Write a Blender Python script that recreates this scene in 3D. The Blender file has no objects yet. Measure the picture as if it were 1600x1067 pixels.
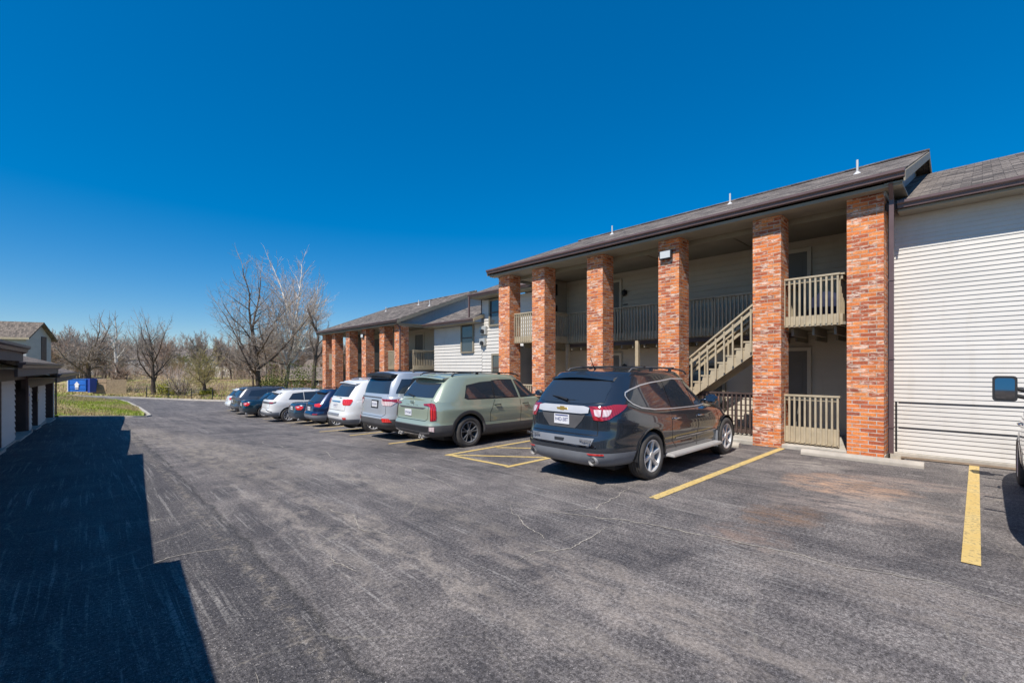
import bpy, bmesh, math, random
from mathutils import Vector, Matrix
from mathutils.bvhtree import BVHTree

# world axes: +X from the road towards the apartment building, +Y along the facade (away from the camera), Z up
sc = bpy.context.scene
COL = sc.collection
R = math.radians
# ---------------------------------------------------------------- camera
EYE = 1.74
cam_d = bpy.data.cameras.new("camera")
cam = bpy.data.objects.new("camera", cam_d)
COL.objects.link(cam)
cam.location = (0, 0, EYE)
cam.rotation_euler = (R(90), 0, R(-43.48))
cam_d.sensor_width = 36.0
cam_d.lens = 697.0 / 1600 * 36
cam_d.shift_y = 41.5 / 1600
cam_d.clip_start = 0.05
cam_d.clip_end = 3000
sc.camera = cam
# ---------------------------------------------------------------- sky, sun, exposure
SUN_DIR = Vector((-1.0, -0.22, 1.38)).normalized()          # towards the sun
EL = math.asin(SUN_DIR.z)
AZ = math.atan2(SUN_DIR.x, SUN_DIR.y)
world = bpy.data.worlds.new("World")
sc.world = world
world.use_nodes = True
wn = world.node_tree
wn.nodes.clear()
wo = wn.nodes.new("ShaderNodeOutputWorld")
bgn = wn.nodes.new("ShaderNodeBackground")
sky = wn.nodes.new("ShaderNodeTexSky")
sky.sky_type = 'NISHITA'
sky.sun_disc = False
sky.sun_elevation = EL
sky.sun_rotation = AZ
sky.altitude = 300
sky.air_density = 1.0
sky.dust_density = 0.0
sky.ozone_density = 8.0
hs = wn.nodes.new("ShaderNodeHueSaturation")
hs.inputs['Saturation'].default_value = 1.66
hs.inputs['Hue'].default_value = 0.504
gm = wn.nodes.new("ShaderNodeGamma")
gm.inputs['Gamma'].default_value = 0.67
wn.links.new(sky.outputs[0], gm.inputs[0])
wn.links.new(gm.outputs[0], hs.inputs['Color'])
wn.links.new(hs.outputs[0], bgn.inputs[0])
bgn.inputs[1].default_value = 0.15
wn.links.new(bgn.outputs[0], wo.inputs[0])
sl = bpy.data.lights.new("sun", 'SUN')
sl.energy = 3.9
sl.angle = R(0.5)
sl.color = (1.0, 0.945, 0.86)
so = bpy.data.objects.new("sun", sl)
COL.objects.link(so)
so.rotation_euler = SUN_DIR.to_track_quat('Z', 'Y').to_euler()
so.location = (-20, -5, 30)
sc.view_settings.view_transform = 'Standard'
sc.view_settings.look = 'None'
sc.view_settings.gamma = 1
sc.view_settings.use_curve_mapping = False
sc.view_settings.exposure = 0.50
sc.cycles.max_bounces = 6
sc.cycles.diffuse_bounces = 3
sc.cycles.glossy_bounces = 3
sc.cycles.transparent_max_bounces = 8
sc.cycles.use_denoising = True

# ---------------------------------------------------------------- helpers
def tag(o, label=None, cat=None, group=None, kind=None):
    if label: o['label'] = label
    if cat: o['category'] = cat
    if group: o['group'] = group
    if kind: o['kind'] = kind
    return o

def empty(name, loc=(0, 0, 0), rz=0.0, parent=None):
    o = bpy.data.objects.new(name, None)
    o.empty_display_size = 0.2
    COL.objects.link(o)
    o.location = loc
    o.rotation_euler = (0, 0, rz)
    if parent: o.parent = parent
    return o

def link_mesh(name, me, mat, parent=None, loc=None):
    o = bpy.data.objects.new(name, me)
    COL.objects.link(o)
    if mat is not None:
        ms = mat if isinstance(mat, (list, tuple)) else [mat]
        me.materials.clear()
        for m in ms: me.materials.append(m)
    if parent: o.parent = parent
    if loc: o.location = loc
    return o

def from_bm(name, bm, mat, parent=None, smooth=False, loc=None):
    me = bpy.data.meshes.new(name)
    bm.normal_update()
    bm.to_mesh(me)
    bm.free()
    if smooth:
        for p in me.polygons: p.use_smooth = True
    return link_mesh(name, me, mat, parent, loc)

def add_box(bm, x0, x1, y0, y1, z0, z1, mi=0):
    vs = [bm.verts.new((x, y, z)) for x in (x0, x1) for y in (y0, y1) for z in (z0, z1)]
    for f in ((0, 1, 3, 2), (4, 6, 7, 5), (0, 4, 5, 1), (2, 3, 7, 6), (0, 2, 6, 4), (1, 5, 7, 3)):
        fc = bm.faces.new([vs[i] for i in f]); fc.material_index = mi
    return vs

def add_obox(bm, c, ax, ay, az, mi=0):
    """oriented box: centre c and three half-axis vectors"""
    c, ax, ay, az = Vector(c), Vector(ax), Vector(ay), Vector(az)
    if ax.cross(ay).dot(az) < 0: ay = -ay
    vs = [bm.verts.new(c + sx * ax + sy * ay + sz * az) for sx in (-1, 1) for sy in (-1, 1) for sz in (-1, 1)]
    for f in ((0, 1, 3, 2), (4, 6, 7, 5), (0, 4, 5, 1), (2, 3, 7, 6), (0, 2, 6, 4), (1, 5, 7, 3)):
        fc = bm.faces.new([vs[i] for i in f]); fc.material_index = mi

def add_beam(bm, a, b, w, h, up=(0, 0, 1)):
    a, b = Vector(a), Vector(b)
    d = (b - a)
    L = d.length; d.normalize()
    upv = Vector(up)
    s = d.cross(upv)
    if s.length < 1e-4: s = d.cross(Vector((0, 1, 0)))
    s.normalize(); t = s.cross(d).normalized()
    add_obox(bm, (a + b) / 2, d * L / 2, s * w / 2, t * h / 2)

def add_tube(bm, pts, rad, n=8, cap=True):
    rings = []
    pts = [Vector(p) for p in pts]
    for i, p in enumerate(pts):
        if i == 0: d = pts[1] - pts[0]
        elif i == len(pts) - 1: d = pts[-1] - pts[-2]
        else: d = pts[i + 1] - pts[i - 1]
        d.normalize()
        ref = Vector((0, 0, 1)) if abs(d.z) < 0.9 else Vector((1, 0, 0))
        a = d.cross(ref).normalized(); b = d.cross(a).normalized()
        r = rad[i] if isinstance(rad, (list, tuple)) else rad
        rings.append([bm.verts.new(p + (a * math.cos(k * 2 * math.pi / n) + b * math.sin(k * 2 * math.pi / n)) * r) for k in range(n)])
    for r0, r1 in zip(rings, rings[1:]):
        for k in range(n):
            bm.faces.new((r0[k], r0[(k + 1) % n], r1[(k + 1) % n], r1[k]))
    if cap:
        try:
            bm.faces.new(rings[0][::-1]); bm.faces.new(rings[-1])
        except ValueError: pass

def add_prism(bm, poly, a, b):
    """poly: list of (p,q); extruded; a,b: functions giving the 3-D point of both ends"""
    v0 = [bm.verts.new(a(*q)) for q in poly]; v1 = [bm.verts.new(b(*q)) for q in poly]
    n = len(poly)
    bm.faces.new(v0); bm.faces.new(v1[::-1])
    for i in range(n):
        bm.faces.new((v0[i], v1[i], v1[(i + 1) % n], v0[(i + 1) % n]))

def fix_normals(bm):
    bmesh.ops.recalc_face_normals(bm, faces=bm.faces[:])

def copy_tree(o, parent=None):
    c = o.copy(); COL.objects.link(c)
    c.parent = parent
    for ch in list(o.children): copy_tree(ch, c)
    return c

# ---------------------------------------------------------------- material helpers
class NT:
    def __init__(s, name):
        s.m = bpy.data.materials.new(name); s.m.use_nodes = True
        s.t = s.m.node_tree; s.t.nodes.clear()
        s.out = s.t.nodes.new("ShaderNodeOutputMaterial")
        s.b = s.t.nodes.new("ShaderNodeBsdfPrincipled")
        s.t.links.new(s.b.outputs[0], s.out.inputs[0])
        s.b.inputs['Roughness'].default_value = 0.8
    def n(s, typ, **kw):
        nd = s.t.nodes.new(typ)
        for k, v in kw.items():
            if k in nd.inputs.keys(): s.set(nd.inputs[k], v)
            else: setattr(nd, k, v)
        return nd
    def set(s, sock, v):
        if hasattr(v, 'is_output') or isinstance(v, bpy.types.NodeSocket): s.t.links.new(v, sock)
        elif isinstance(v, (tuple, list)) and len(v) == 3 and sock.type == 'RGBA': sock.default_value = (*v, 1)
        else: sock.default_value = v
    def pos(s): return s.n("ShaderNodeNewGeometry").outputs['Position']
    def obj(s): return s.n("ShaderNodeTexCoord").outputs['Object']
    def map(s, vec, scale=(1, 1, 1), rot=(0, 0, 0), loc=(0, 0, 0)):
        nd = s.n("ShaderNodeMapping"); s.set(nd.inputs['Vector'], vec)
        nd.inputs['Scale'].default_value = scale; nd.inputs['Rotation'].default_value = rot; nd.inputs['Location'].default_value = loc
        return nd.outputs[0]
    def noise(s, vec, scale=5, detail=4, rough=0.5, dist=0.0, col=False):
        nd = s.n("ShaderNodeTexNoise"); s.set(nd.inputs['Vector'], vec)
        nd.inputs['Scale'].default_value = scale; nd.inputs['Detail'].default_value = detail
        nd.inputs['Roughness'].default_value = rough; nd.inputs['Distortion'].default_value = dist
        return nd.outputs['Color' if col else 'Fac']
    def ramp(s, fac, stops, interp='LINEAR'):
        nd = s.n("ShaderNodeValToRGB"); s.set(nd.inputs[0], fac)
        cr = nd.color_ramp; cr.interpolation = interp
        while len(cr.elements) > len(stops): cr.elements.remove(cr.elements[-1])
        while len(cr.elements) < len(stops): cr.elements.new(0.5)
        for e, (p, c) in zip(cr.elements, stops):
            e.position = p
            e.color = (c, c, c, 1) if isinstance(c, (int, float)) else (*c, 1)
        return nd.outputs[0]
    def mix(s, fac, a, b, mode='MIX'):
        nd = s.n("ShaderNodeMix"); nd.data_type = 'RGBA'; nd.blend_type = mode
        s.set(nd.inputs[0], fac); s.set(nd.inputs[6], a); s.set(nd.inputs[7], b)
        return nd.outputs[2]
    def math(s, op, a, b=0.0, clamp=False):
        nd = s.n("ShaderNodeMath"); nd.operation = op; nd.use_clamp = clamp
        s.set(nd.inputs[0], a); s.set(nd.inputs[1], b)
        return nd.outputs[0]
    def sep(s, vec):
        nd = s.n("ShaderNodeSeparateXYZ"); s.set(nd.inputs[0], vec); return nd.outputs
    def comb(s, x, y, z):
        nd = s.n("ShaderNodeCombineXYZ")
        for i, v in enumerate((x, y, z)): s.set(nd.inputs[i], v)
        return nd.outputs[0]
    def bump(s, h, strength=0.3, dist=0.01):
        nd = s.n("ShaderNodeBump"); s.set(nd.inputs['Height'], h)
        nd.inputs['Strength'].default_value = strength; nd.inputs['Distance'].default_value = dist
        s.t.links.new(nd.outputs[0], s.b.inputs['Normal'])
    def base(s, v): s.set(s.b.inputs['Base Color'], v)
    def rough(s, v): s.set(s.b.inputs['Roughness'], v)

def simple(name, col, rough=0.7, var=0.12, scale=3.0, metal=0.0, bump=0.0, bscale=40, spec=None, coat=0.0):
    t = NT(name)
    nz = t.noise(t.pos(), scale, 5, 0.6)
    f = t.ramp(nz, [(0.3, 1 - var), (0.7, 1 + var)])
    c = t.mix(1.0, (*col, 1), f, 'MULTIPLY')
    t.base(c); t.rough(rough)
    t.b.inputs['Metallic'].default_value = metal
    if spec is not None: t.b.inputs['Specular IOR Level'].default_value = spec
    if coat: 
        t.b.inputs['Coat Weight'].default_value = coat
        t.b.inputs['Coat Roughness'].default_value = 0.03
    if bump: t.bump(t.noise(t.pos(), bscale, 3), bump, 0.01)
    return t.m
# ---------------------------------------------------------------- materials
M = {}
def mk_asphalt():
    t = NT("asphalt"); P = t.pos()
    x, y, z = t.sep(P)
    flat = t.comb(x, y, 0.0)
    A, S_, MU, MX = (lambda p, q: t.math('ADD', p, q)), (lambda p, q: t.math('SUBTRACT', p, q)), (lambda p, q: t.math('MULTIPLY', p, q)), t.mix
    big = t.noise(flat, 0.38, 9, 0.70, 0.5)
    mid = t.noise(flat, 1.7, 7, 0.72, 0.6)
    streak = t.noise(t.map(flat, (2.2, 0.20, 1), (0, 0, R(4))), 1.0, 8, 0.72, 0.7)
    thin = t.noise(t.map(flat, (16.0, 0.45, 1), (0, 0, R(7))), 1.0, 6, 0.7, 1.0)
    thin2 = t.noise(t.map(flat, (13.0, 0.55, 1), (0, 0, R(-16))), 1.0, 6, 0.7, 1.4)
    grain = t.noise(flat, 34, 7, 0.88)
    grain2 = t.noise(flat, 120, 3, 0.8)
    vor = t.n("ShaderNodeTexVoronoi"); t.set(vor.inputs['Vector'], flat); vor.inputs['Scale'].default_value = 105
    worn = A(A(MU(big, 0.40), MU(streak, 0.30)), MU(mid, 0.34))
    wr = t.ramp(worn, [(0.45, 0.0), (0.53, 0.38), (0.63, 1.0)])
    base = MX(wr, (0.080, 0.073, 0.074), (0.245, 0.215, 0.197))
    # the strip in front of the garages was never resealed: dark binder, bare pale stones
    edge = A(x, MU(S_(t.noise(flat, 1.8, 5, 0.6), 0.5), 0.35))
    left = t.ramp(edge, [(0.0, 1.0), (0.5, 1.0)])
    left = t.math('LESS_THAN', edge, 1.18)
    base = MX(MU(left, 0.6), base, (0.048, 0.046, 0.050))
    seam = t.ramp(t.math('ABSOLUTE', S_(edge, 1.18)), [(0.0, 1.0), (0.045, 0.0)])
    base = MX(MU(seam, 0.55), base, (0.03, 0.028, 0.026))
    sand = t.ramp(t.math('ABSOLUTE', S_(edge, 1.02)), [(0.0, 1.0), (0.10, 0.0)])
    pt = t.ramp(t.noise(flat, 7, 6, 0.75), [(0.47, 0.0), (0.60, 1.0)])
    base = MX(MU(MU(sand, pt), 0.65), base, (0.27, 0.23, 0.185))
    # stones: many small, only some of them pale
    cs = t.sep(vor.outputs['Color'])
    thr = S_(0.90, A(MU(wr, 0.38), MU(left, 0.14)))
    chip = MU(t.math('GREATER_THAN', cs[0], thr), t.ramp(vor.outputs['Distance'], [(0.28, 1.0), (0.45, 0.0)]))
    base = MX(MU(chip, A(MU(cs[2], 0.5), 0.3)), base, MX(cs[1], (0.15, 0.135, 0.125), (0.46, 0.42, 0.38)))
    base = MX(1.0, base, t.ramp(grain, [(0.41, 0.42), (0.50, 0.95), (0.59, 1.75)]), 'MULTIPLY')
    base = MX(1.0, base, t.ramp(grain2, [(0.38, 0.62), (0.62, 1.40)]), 'MULTIPLY')
    # thin scuffs left by tyres and the plough
    m1 = t.ramp(t.noise(flat, 0.7, 4, 0.6), [(0.40, 0.0), (0.56, 1.0)]); m2 = t.ramp(t.noise(t.map(flat, (1, 1, 1), (0, 0, 0), (7, 3, 0)), 0.55, 4, 0.6), [(0.48, 0.0), (0.62, 1.0)])
    gr = t.ramp(grain, [(0.42, 0.0), (0.56, 1.0)])
    base = MX(MU(MU(MU(t.ramp(thin, [(0.54, 0.0), (0.61, 1.0)]), m1), gr), 0.72), base, (0.40, 0.37, 0.34))
    base = MX(MU(MU(MU(t.ramp(thin2, [(0.57, 0.0), (0.64, 1.0)]), m2), gr), 0.60), base, (0.36, 0.33, 0.30))
    # hairline cracking
    v2 = t.n("ShaderNodeTexVoronoi"); v2.feature = 'DISTANCE_TO_EDGE'
    t.set(v2.inputs['Vector'], MX(0.35, flat, t.noise(flat, 1.1, 7, 0.7, 0, True), 'ADD')); v2.inputs['Scale'].default_value = 0.55
    crack = t.ramp(v2.outputs['Distance'], [(0.0, 1.0), (0.0055, 0.0)])
    cm = t.ramp(t.noise(flat, 0.45, 4), [(0.43, 0.0), (0.52, 1.0)])
    base = MX(MU(MU(MU(crack, cm), t.ramp(mid, [(0.4, 0.1), (0.6, 1.0)])), 0.75), base, (0.30, 0.265, 0.22))
    # tan mud and oil in the empty bays
    def spot(cx, cy, rx, ry, k, lo=0.40, hi=0.60):
        wx = A(x, MU(S_(mid, 0.5), 1.2)); wy = A(y, MU(S_(big, 0.5), 1.4))
        dx = t.math('DIVIDE', S_(wx, cx), rx); dy = t.math('DIVIDE', S_(wy, cy), ry)
        s0 = t.math('SUBTRACT', 1.0, A(MU(dx, dx), MU(dy, dy)), True)
        return MU(MU(t.math('POWER', s0, 0.7), t.ramp(t.noise(t.map(flat, (3.2, 1.3, 1)), 2.0, 7, 0.72, .5), [(lo, 0.0), (hi, 1.0)])), k)
    for (cx, cy, rx, ry, k, c) in ((8.2, 1.45, 0.8, 0.9, 1.0, (0.52, 0.33, 0.22)), (6.9, 1.1, 0.55, 1.0, 0.75, (0.42, 0.34, 0.29)), (7.5, .7, .5, .8, .6, (.4, .33, .28)),
                                   (6.0, 1.6, 0.6, 0.45, 0.8, (0.25, 0.155, 0.10)), (9.6, 2.1, 0.45, 0.7, 0.8, (0.42, 0.37, 0.32)), (9.0, 0.8, 0.4, 0.9, 0.7, (0.38, 0.29, 0.24)),
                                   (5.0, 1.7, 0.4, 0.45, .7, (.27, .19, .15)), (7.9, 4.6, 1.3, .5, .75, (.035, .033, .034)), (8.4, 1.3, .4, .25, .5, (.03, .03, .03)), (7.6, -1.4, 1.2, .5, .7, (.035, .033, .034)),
                                   (3.2, 3.6, .7, 1.2, .35, (.045, .043, .047)), (3.0, 1.6, .4, 2.6, .65, (.33, .28, .24)), (2.25, 4.4, .22, 3.8, .75, (.35, .30, .255)), (1.75, 6.0, .18, 3.6, .7, (.33, .285, .245)), (3.3, 8.0, .3, 6.0, .65, (.33, .285, .24)), (2.3, 14., .9, 7.0, .7, (.33, .28, .225)), (1.5, 20, .7, 5.0, .6, (.33, .28, .225)), (4.6, .2, .5, 2.0, .45, (.3, .25, .21))):
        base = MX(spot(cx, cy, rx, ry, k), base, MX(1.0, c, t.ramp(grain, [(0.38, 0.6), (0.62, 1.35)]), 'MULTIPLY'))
    t.base(base)
    t.rough(t.ramp(grain, [(0.3, 0.70), (0.7, 0.95)]))
    t.b.inputs['Specular IOR Level'].default_value = 0.3
    t.bump(A(MU(vor.outputs['Distance'], -0.5), MU(grain, 0.9)), 0.7, 0.007)
    return t.m
M['asphalt'] = mk_asphalt()

def mk_brick(name, c1, c2, wash, new_below=None):
    t = NT(name); geo = t.n("ShaderNodeNewGeometry")
    x, y, z = t.sep(geo.outputs['Position']); nx, ny, nz = t.sep(geo.outputs['Normal'])
    isx = t.math('GREATER_THAN', t.math('ABSOLUTE', nx), 0.5)
    h = t.math('ADD', t.math('MULTIPLY', isx, y), t.math('MULTIPLY', t.math('SUBTRACT', 1.0, isx), t.math('ADD', x, 0.13)))
    wz = t.math('MULTIPLY', t.math('SUBTRACT', t.noise(t.comb(x, y, z), 7, 2), 0.5), 0.012)
    vec = t.comb(h, t.math('ADD', z, wz), 0.0)
    bt = t.n("ShaderNodeTexBrick"); t.set(bt.inputs['Vector'], vec)
    bt.inputs['Scale'].default_value = 1.0
    bt.inputs['Brick Width'].default_value = 0.258; bt.inputs['Row Height'].default_value = 0.0785
    bt.inputs['Mortar Size'].default_value = 0.008; bt.inputs['Mortar Smooth'].default_value = 0.2
    bt.inputs['Bias'].default_value = -0.1
    t.set(bt.inputs['Color1'], (0, 0, 0, 1)); t.set(bt.inputs['Color2'], (1, 1, 1, 1)); t.set(bt.inputs['Mortar'], (0.5, 0.5, 0.5, 1))
    rnd = t.sep(bt.outputs['Color'])[0]
    var = t.ramp(rnd, [(0.0, c1), (0.18, c2), (0.34, (c1[0]*1.08, c1[1]*1.25, c1[2]*1.3)), (0.5, (c1[0]*.86, c1[1]*.78, c1[2]*.8)), (0.66, (c2[0]*.78, c2[1]*.78, c2[2]*.9)), (0.74, (c1[0]*1.0, c1[1]*1.02, c1[2])), (0.9, ((c1[0]+wash[0])/2, (c1[1]+wash[1])/2, (c1[2]+wash[2])/2))], 'CONSTANT')
    n1 = t.noise(t.map(geo.outputs['Position'], (6, 6, 26)), 1.0, 5, 0.75, 0.25)
    n2 = t.noise(geo.outputs['Position'], 38, 3, 0.6)
    var = t.mix(1.0, var, t.ramp(n2, [(0.25, 0.72), (0.75, 1.25)]), 'MULTIPLY')
    wf = t.math('ADD', n1, t.math('MULTIPLY', t.math('SUBTRACT', rnd, 0.5), 0.16))
    wm = t.ramp(wf, [(0.525, 0.0), (0.60, 0.85)])
    low = t.ramp(t.math('ADD', z, t.math('MULTIPLY', t.math('SUBTRACT', n1, .5), 0.9)), [(0.0, 0.12), (1.0, 1.0)])
    if new_below: 
        nb = t.math('MULTIPLY', t.math('LESS_THAN', z, new_below), t.math('LESS_THAN', y, 2.2))
        wm = t.math('MULTIPLY', wm, t.math('SUBTRACT', 1.0, t.math('MULTIPLY', nb, 0.9)))
        mort = t.mix(nb, (0.66, 0.47, 0.35), (0.70, 0.60, 0.52))
    else: mort = (0.66, 0.47, 0.35)
    c = t.mix(wm, var, wash)
    mort = t.mix(1.0, mort, t.ramp(n1, [(0.35, 0.55), (0.6, 1.1)]), 'MULTIPLY')
    dk = t.ramp(t.noise(geo.outputs['Position'], 2.6, 4, .6), [(0.35, 0.78), (0.62, 1.06)])
    c = t.mix(1.0, c, dk, 'MULTIPLY')
    t.base(t.mix(bt.outputs['Fac'], c, mort)); t.rough(0.88)
    hh = t.math('ADD', t.math('MULTIPLY', t.math('SUBTRACT', 1.0, bt.outputs['Fac']), 0.8), t.math('ADD', t.math('MULTIPLY', n2, 0.25), t.math('MULTIPLY', rnd, .5)))
    t.bump(hh, 1.0, 0.02)
    return t.m
M['brick'] = mk_brick("clinker_brick", (0.76, 0.215, 0.058), (0.48, 0.115, 0.046), (0.90, 0.68, 0.54), 1.12)
M['brick_far'] = mk_brick("garden_brick", (0.30, 0.12, 0.085), (0.2, 0.08, 0.06), (0.4, 0.3, 0.25))

def mk_shingle(name, c1, c2):
    t = NT(name); P = t.pos(); x, y, z = t.sep(P)
    vec = t.comb(y, t.math('MULTIPLY', x, 1.07), 0.0)
    bt = t.n("ShaderNodeTexBrick"); t.set(bt.inputs['Vector'], vec)
    bt.inputs['Scale'].default_value = 1.0; bt.inputs['Brick Width'].default_value = 0.28; bt.inputs['Row Height'].default_value = 0.145
    bt.inputs['Mortar Size'].default_value = 0.003; bt.inputs['Bias'].default_value = 0.0
    t.set(bt.inputs['Color1'], (0, 0, 0, 1)); t.set(bt.inputs['Color2'], (1, 1, 1, 1)); t.set(bt.inputs['Mortar'], (0.5, 0.5, 0.5, 1))
    rnd = t.sep(bt.outputs['Color'])[0]
    nz = t.noise(P, 1.3, 5, 0.65); nf = t.noise(P, 30, 4, 0.75)
    f = t.math('ADD', t.math('MULTIPLY', rnd, 0.75), t.math('MULTIPLY', nz, 0.35))
    c = t.ramp(f, [(0.12, c1), (0.48, ((c1[0]+c2[0])/2, (c1[1]+c2[1])/2, (c1[2]+c2[2])/2)), (0.9, c2)])
    c = t.mix(1.0, c, t.ramp(nf, [(0.3, 0.5), (0.7, 1.5)]), 'MULTIPLY')
    t.base(t.mix(bt.outputs['Fac'], c, (c1[0]*.5, c1[1]*.5, c1[2]*.5))); t.rough(0.95)
    t.b.inputs['Specular IOR Level'].default_value = 0.2
    t.bump(t.math('ADD', t.math('MULTIPLY', rnd, 0.7), t.math('SUBTRACT', t.math('MULTIPLY', nf, .4), t.math('MULTIPLY', bt.outputs['Fac'], 1.0))), 0.8, 0.008)
    return t.m
M['shingle'] = mk_shingle("weathered_shingles", (0.052, 0.046, 0.044), (0.235, 0.20, 0.175))
M['shingle_dark'] = mk_shingle("grey_shingles", (0.10, 0.085, 0.075), (0.24, 0.195, 0.16))

def mk_siding(name, col, stain=0.1):
    t = NT(name); P = t.pos()
    n = t.noise(t.map(P, (0.8, 0.8, 2.5)), 1.0, 5, 0.6)
    n2 = t.noise(t.map(P, (3, 3, .5)), 1.6, 4, 0.6)
    c = t.mix(1.0, (*col, 1), t.ramp(n, [(0.3, 1 - stain), (0.7, 1.03)]), 'MULTIPLY')
    c = t.mix(t.math('MULTIPLY', t.ramp(n2, [(0.55, 0.0), (0.8, 1.0)]), 0.28), c, (col[0]*.72, col[1]*.66, col[2]*.56))
    t.base(c); t.rough(0.5); t.b.inputs['Specular IOR Level'].default_value = 0.35
    t.bump(t.noise(t.map(P, (5, 5, 40)), 1, 3), 0.06, 0.01)
    return t.m
M['siding'] = mk_siding("cream_vinyl_siding", (0.665, 0.63, 0.58), 0.07)
M['siding_porch'] = mk_siding("porch_vinyl_siding", (0.62, 0.545, 0.44))
M['siding_grey'] = mk_siding("grey_vinyl_siding", (0.42, 0.43, 0.44))
M['taupe'] = simple("taupe_paint", (0.46, 0.38, 0.262), 0.6, 0.14, 5, bump=0.1)
M['taupe_dark'] = simple("taupe_trim_paint", (0.27, 0.235, 0.175), 0.6, 0.1)
M['ceiling'] = simple("porch_ceiling_panel", (0.30, 0.27, 0.21), 0.75, 0.12, 1.2)
M['gutter'] = simple("brown_gutter_metal", (0.135, 0.082, 0.078), 0.38, 0.12, 4, spec=0.6)
M['brown'] = simple("dark_brown_paint", (0.085, 0.055, 0.046), 0.55, 0.2, 3)
M['door'] = simple("grey_brown_door_paint", (0.17, 0.155, 0.135), 0.5, 0.08)
M['garage_door'] = simple("garage_door_paint", (0.33, 0.29, 0.26), 0.6, 0.1)
M['concrete'] = simple("weathered_concrete", (0.46, 0.42, 0.36), 0.9, 0.22, 4, bump=0.3)
M['curb'] = simple("curb_concrete", (0.46, 0.41, 0.35), 0.9, 0.2, 2.5, bump=0.2)
M['soil'] = simple("dry_soil", (0.20, 0.145, 0.10), 0.95, 0.3, 9, bump=0.4)
M['dark'] = simple("dark_plastic", (0.02, 0.02, 0.022), 0.5, 0.1)
M['iron'] = simple("black_iron", (0.03, 0.03, 0.035), 0.5, 0.1)
M['mirror_glass'] = simple("mirror_glass", (0.30, 0.30, 0.31), 0.03, 0.02, metal=1.0)
M['white_metal'] = simple("white_pipe", (0.62, 0.61, 0.60), 0.4, 0.08)
M['meter'] = simple("meter_box_metal", (0.5, 0.5, 0.48), 0.45, 0.08, metal=0.3)
M['wood'] = simple("enclosure_timber", (0.42, 0.30, 0.20), 0.85, 0.25, 6)
M['lampglass'] = simple("lamp_glass", (0.6, 0.62, 0.62), 0.15, 0.02)
def mk_paintline():
    t = NT("yellow_line_paint"); P = t.pos()
    n = t.noise(P, 22, 5, 0.75); n2 = t.noise(P, 2.5, 4, .6)
    c = t.mix(t.ramp(n2, [(.3, 0), (.7, 1)]), (0.62, 0.42, 0.13), (0.68, 0.51, 0.21))
    t.base(t.mix(t.ramp(t.math('ADD', n, t.math('MULTIPLY', n2, .25)), [(0.64, 0.0), (0.76, 0.8)]), c, (0.20, 0.16, 0.10))); t.rough(0.75)
    t.bump(n, .3, .004)
    return t.m
M['line'] = mk_paintline()
M['crackfill'] = simple("crack_grit", (0.37, 0.33, 0.28), 0.95, 0.35, 12)
def mk_glass(name, col=(0.015, 0.018, 0.022), rough=0.03, spec=0.8):
    t = NT(name); t.base(col); t.rough(rough); t.b.inputs['Specular IOR Level'].default_value = spec
    t.b.inputs['IOR'].default_value = 1.6
    t.bump(t.noise(t.pos(), 1.1, 2), 0.02, 0.02)
    return t.m
M['house_glass'] = mk_glass("window_glass", (0.05, 0.06, 0.07), 0.04, 0.9)
M['car_glass'] = mk_glass("tinted_car_glass", (0.028, 0.036, 0.048), 0.04, 0.9)
def mk_ground(name, stops, sc_=0.5, fine=25, tall=0.15):
    t = NT(name); P = t.pos()
    a = t.noise(P, sc_, 6, 0.65, 0.6); b = t.noise(P, fine, 3, 0.7)
    c = t.ramp(a, stops)
    t.base(t.mix(1.0, c, t.ramp(b, [(0.25, 0.55), (0.75, 1.45)]), 'MULTIPLY')); t.rough(0.95)
    t.b.inputs['Specular IOR Level'].default_value = 0.1
    t.bump(b, 0.8, tall)
    return t.m
M['field'] = mk_ground("winter_meadow", [(0.36, (0.33, 0.24, 0.14)), (0.52, (0.42, 0.33, 0.17)), (0.60, (0.32, 0.34, 0.10)), (0.74, (0.32, 0.40, 0.09))], 0.11, 3)
M['lawn'] = mk_ground("patchy_lawn", [(0.32, (0.17, 0.26, 0.03)), (0.47, (0.26, 0.32, 0.05)), (0.56, (0.40, 0.32, 0.16)), (0.72, (0.45, 0.34, 0.2))], 0.55, 18, 0.05)
def mk_bark(name, c1, c2, sc_=9):
    t = NT(name); P = t.obj()
    n = t.noise(t.map(P, (1, 1, 0.35)), sc_, 5, 0.7)
    t.base(t.ramp(n, [(0.35, c1), (0.65, c2)])); t.rough(0.95); t.b.inputs['Specular IOR Level'].default_value = 0.1
    t.bump(n, 0.7, 0.03)
    return t.m
M['bark_dark'] = mk_bark("dark_bark", (0.05, 0.038, 0.032), (0.16, 0.125, 0.105))
M['bark_grey'] = mk_bark("grey_bark", (0.13, 0.105, 0.085), (0.25, 0.21, 0.18))
M['bark_white'] = mk_bark("pale_sycamore_bark", (0.50, 0.46, 0.41), (0.85, 0.82, 0.78), 3)
M['twig_red'] = mk_bark("reddish_twigs", (0.30, 0.215, 0.17), (0.52, 0.39, 0.31))
M['twig_grey'] = mk_bark("grey_twigs", (0.27, 0.22, 0.19), (0.47, 0.40, 0.34))
M['twig_pale'] = mk_bark("pale_twigs", (0.40, 0.32, 0.28), (0.66, 0.58, 0.52))
M['twig_olive'] = mk_bark("budding_twigs", (0.25, 0.21, 0.085), (0.42, 0.36, 0.16))
def mk_leaf(name, c1, c2):
    t = NT(name)
    n = t.noise(t.obj(), 1.5, 4, 0.7); oi = t.n("ShaderNodeObjectInfo")
    t.base(t.mix(n, c1, c2)); t.rough(0.7); t.b.inputs['Specular IOR Level'].default_value = 0.2
    return t.m
M['leaf'] = mk_leaf("evergreen_leaves", (0.035, 0.055, 0.012), (0.15, 0.17, 0.035))
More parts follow.
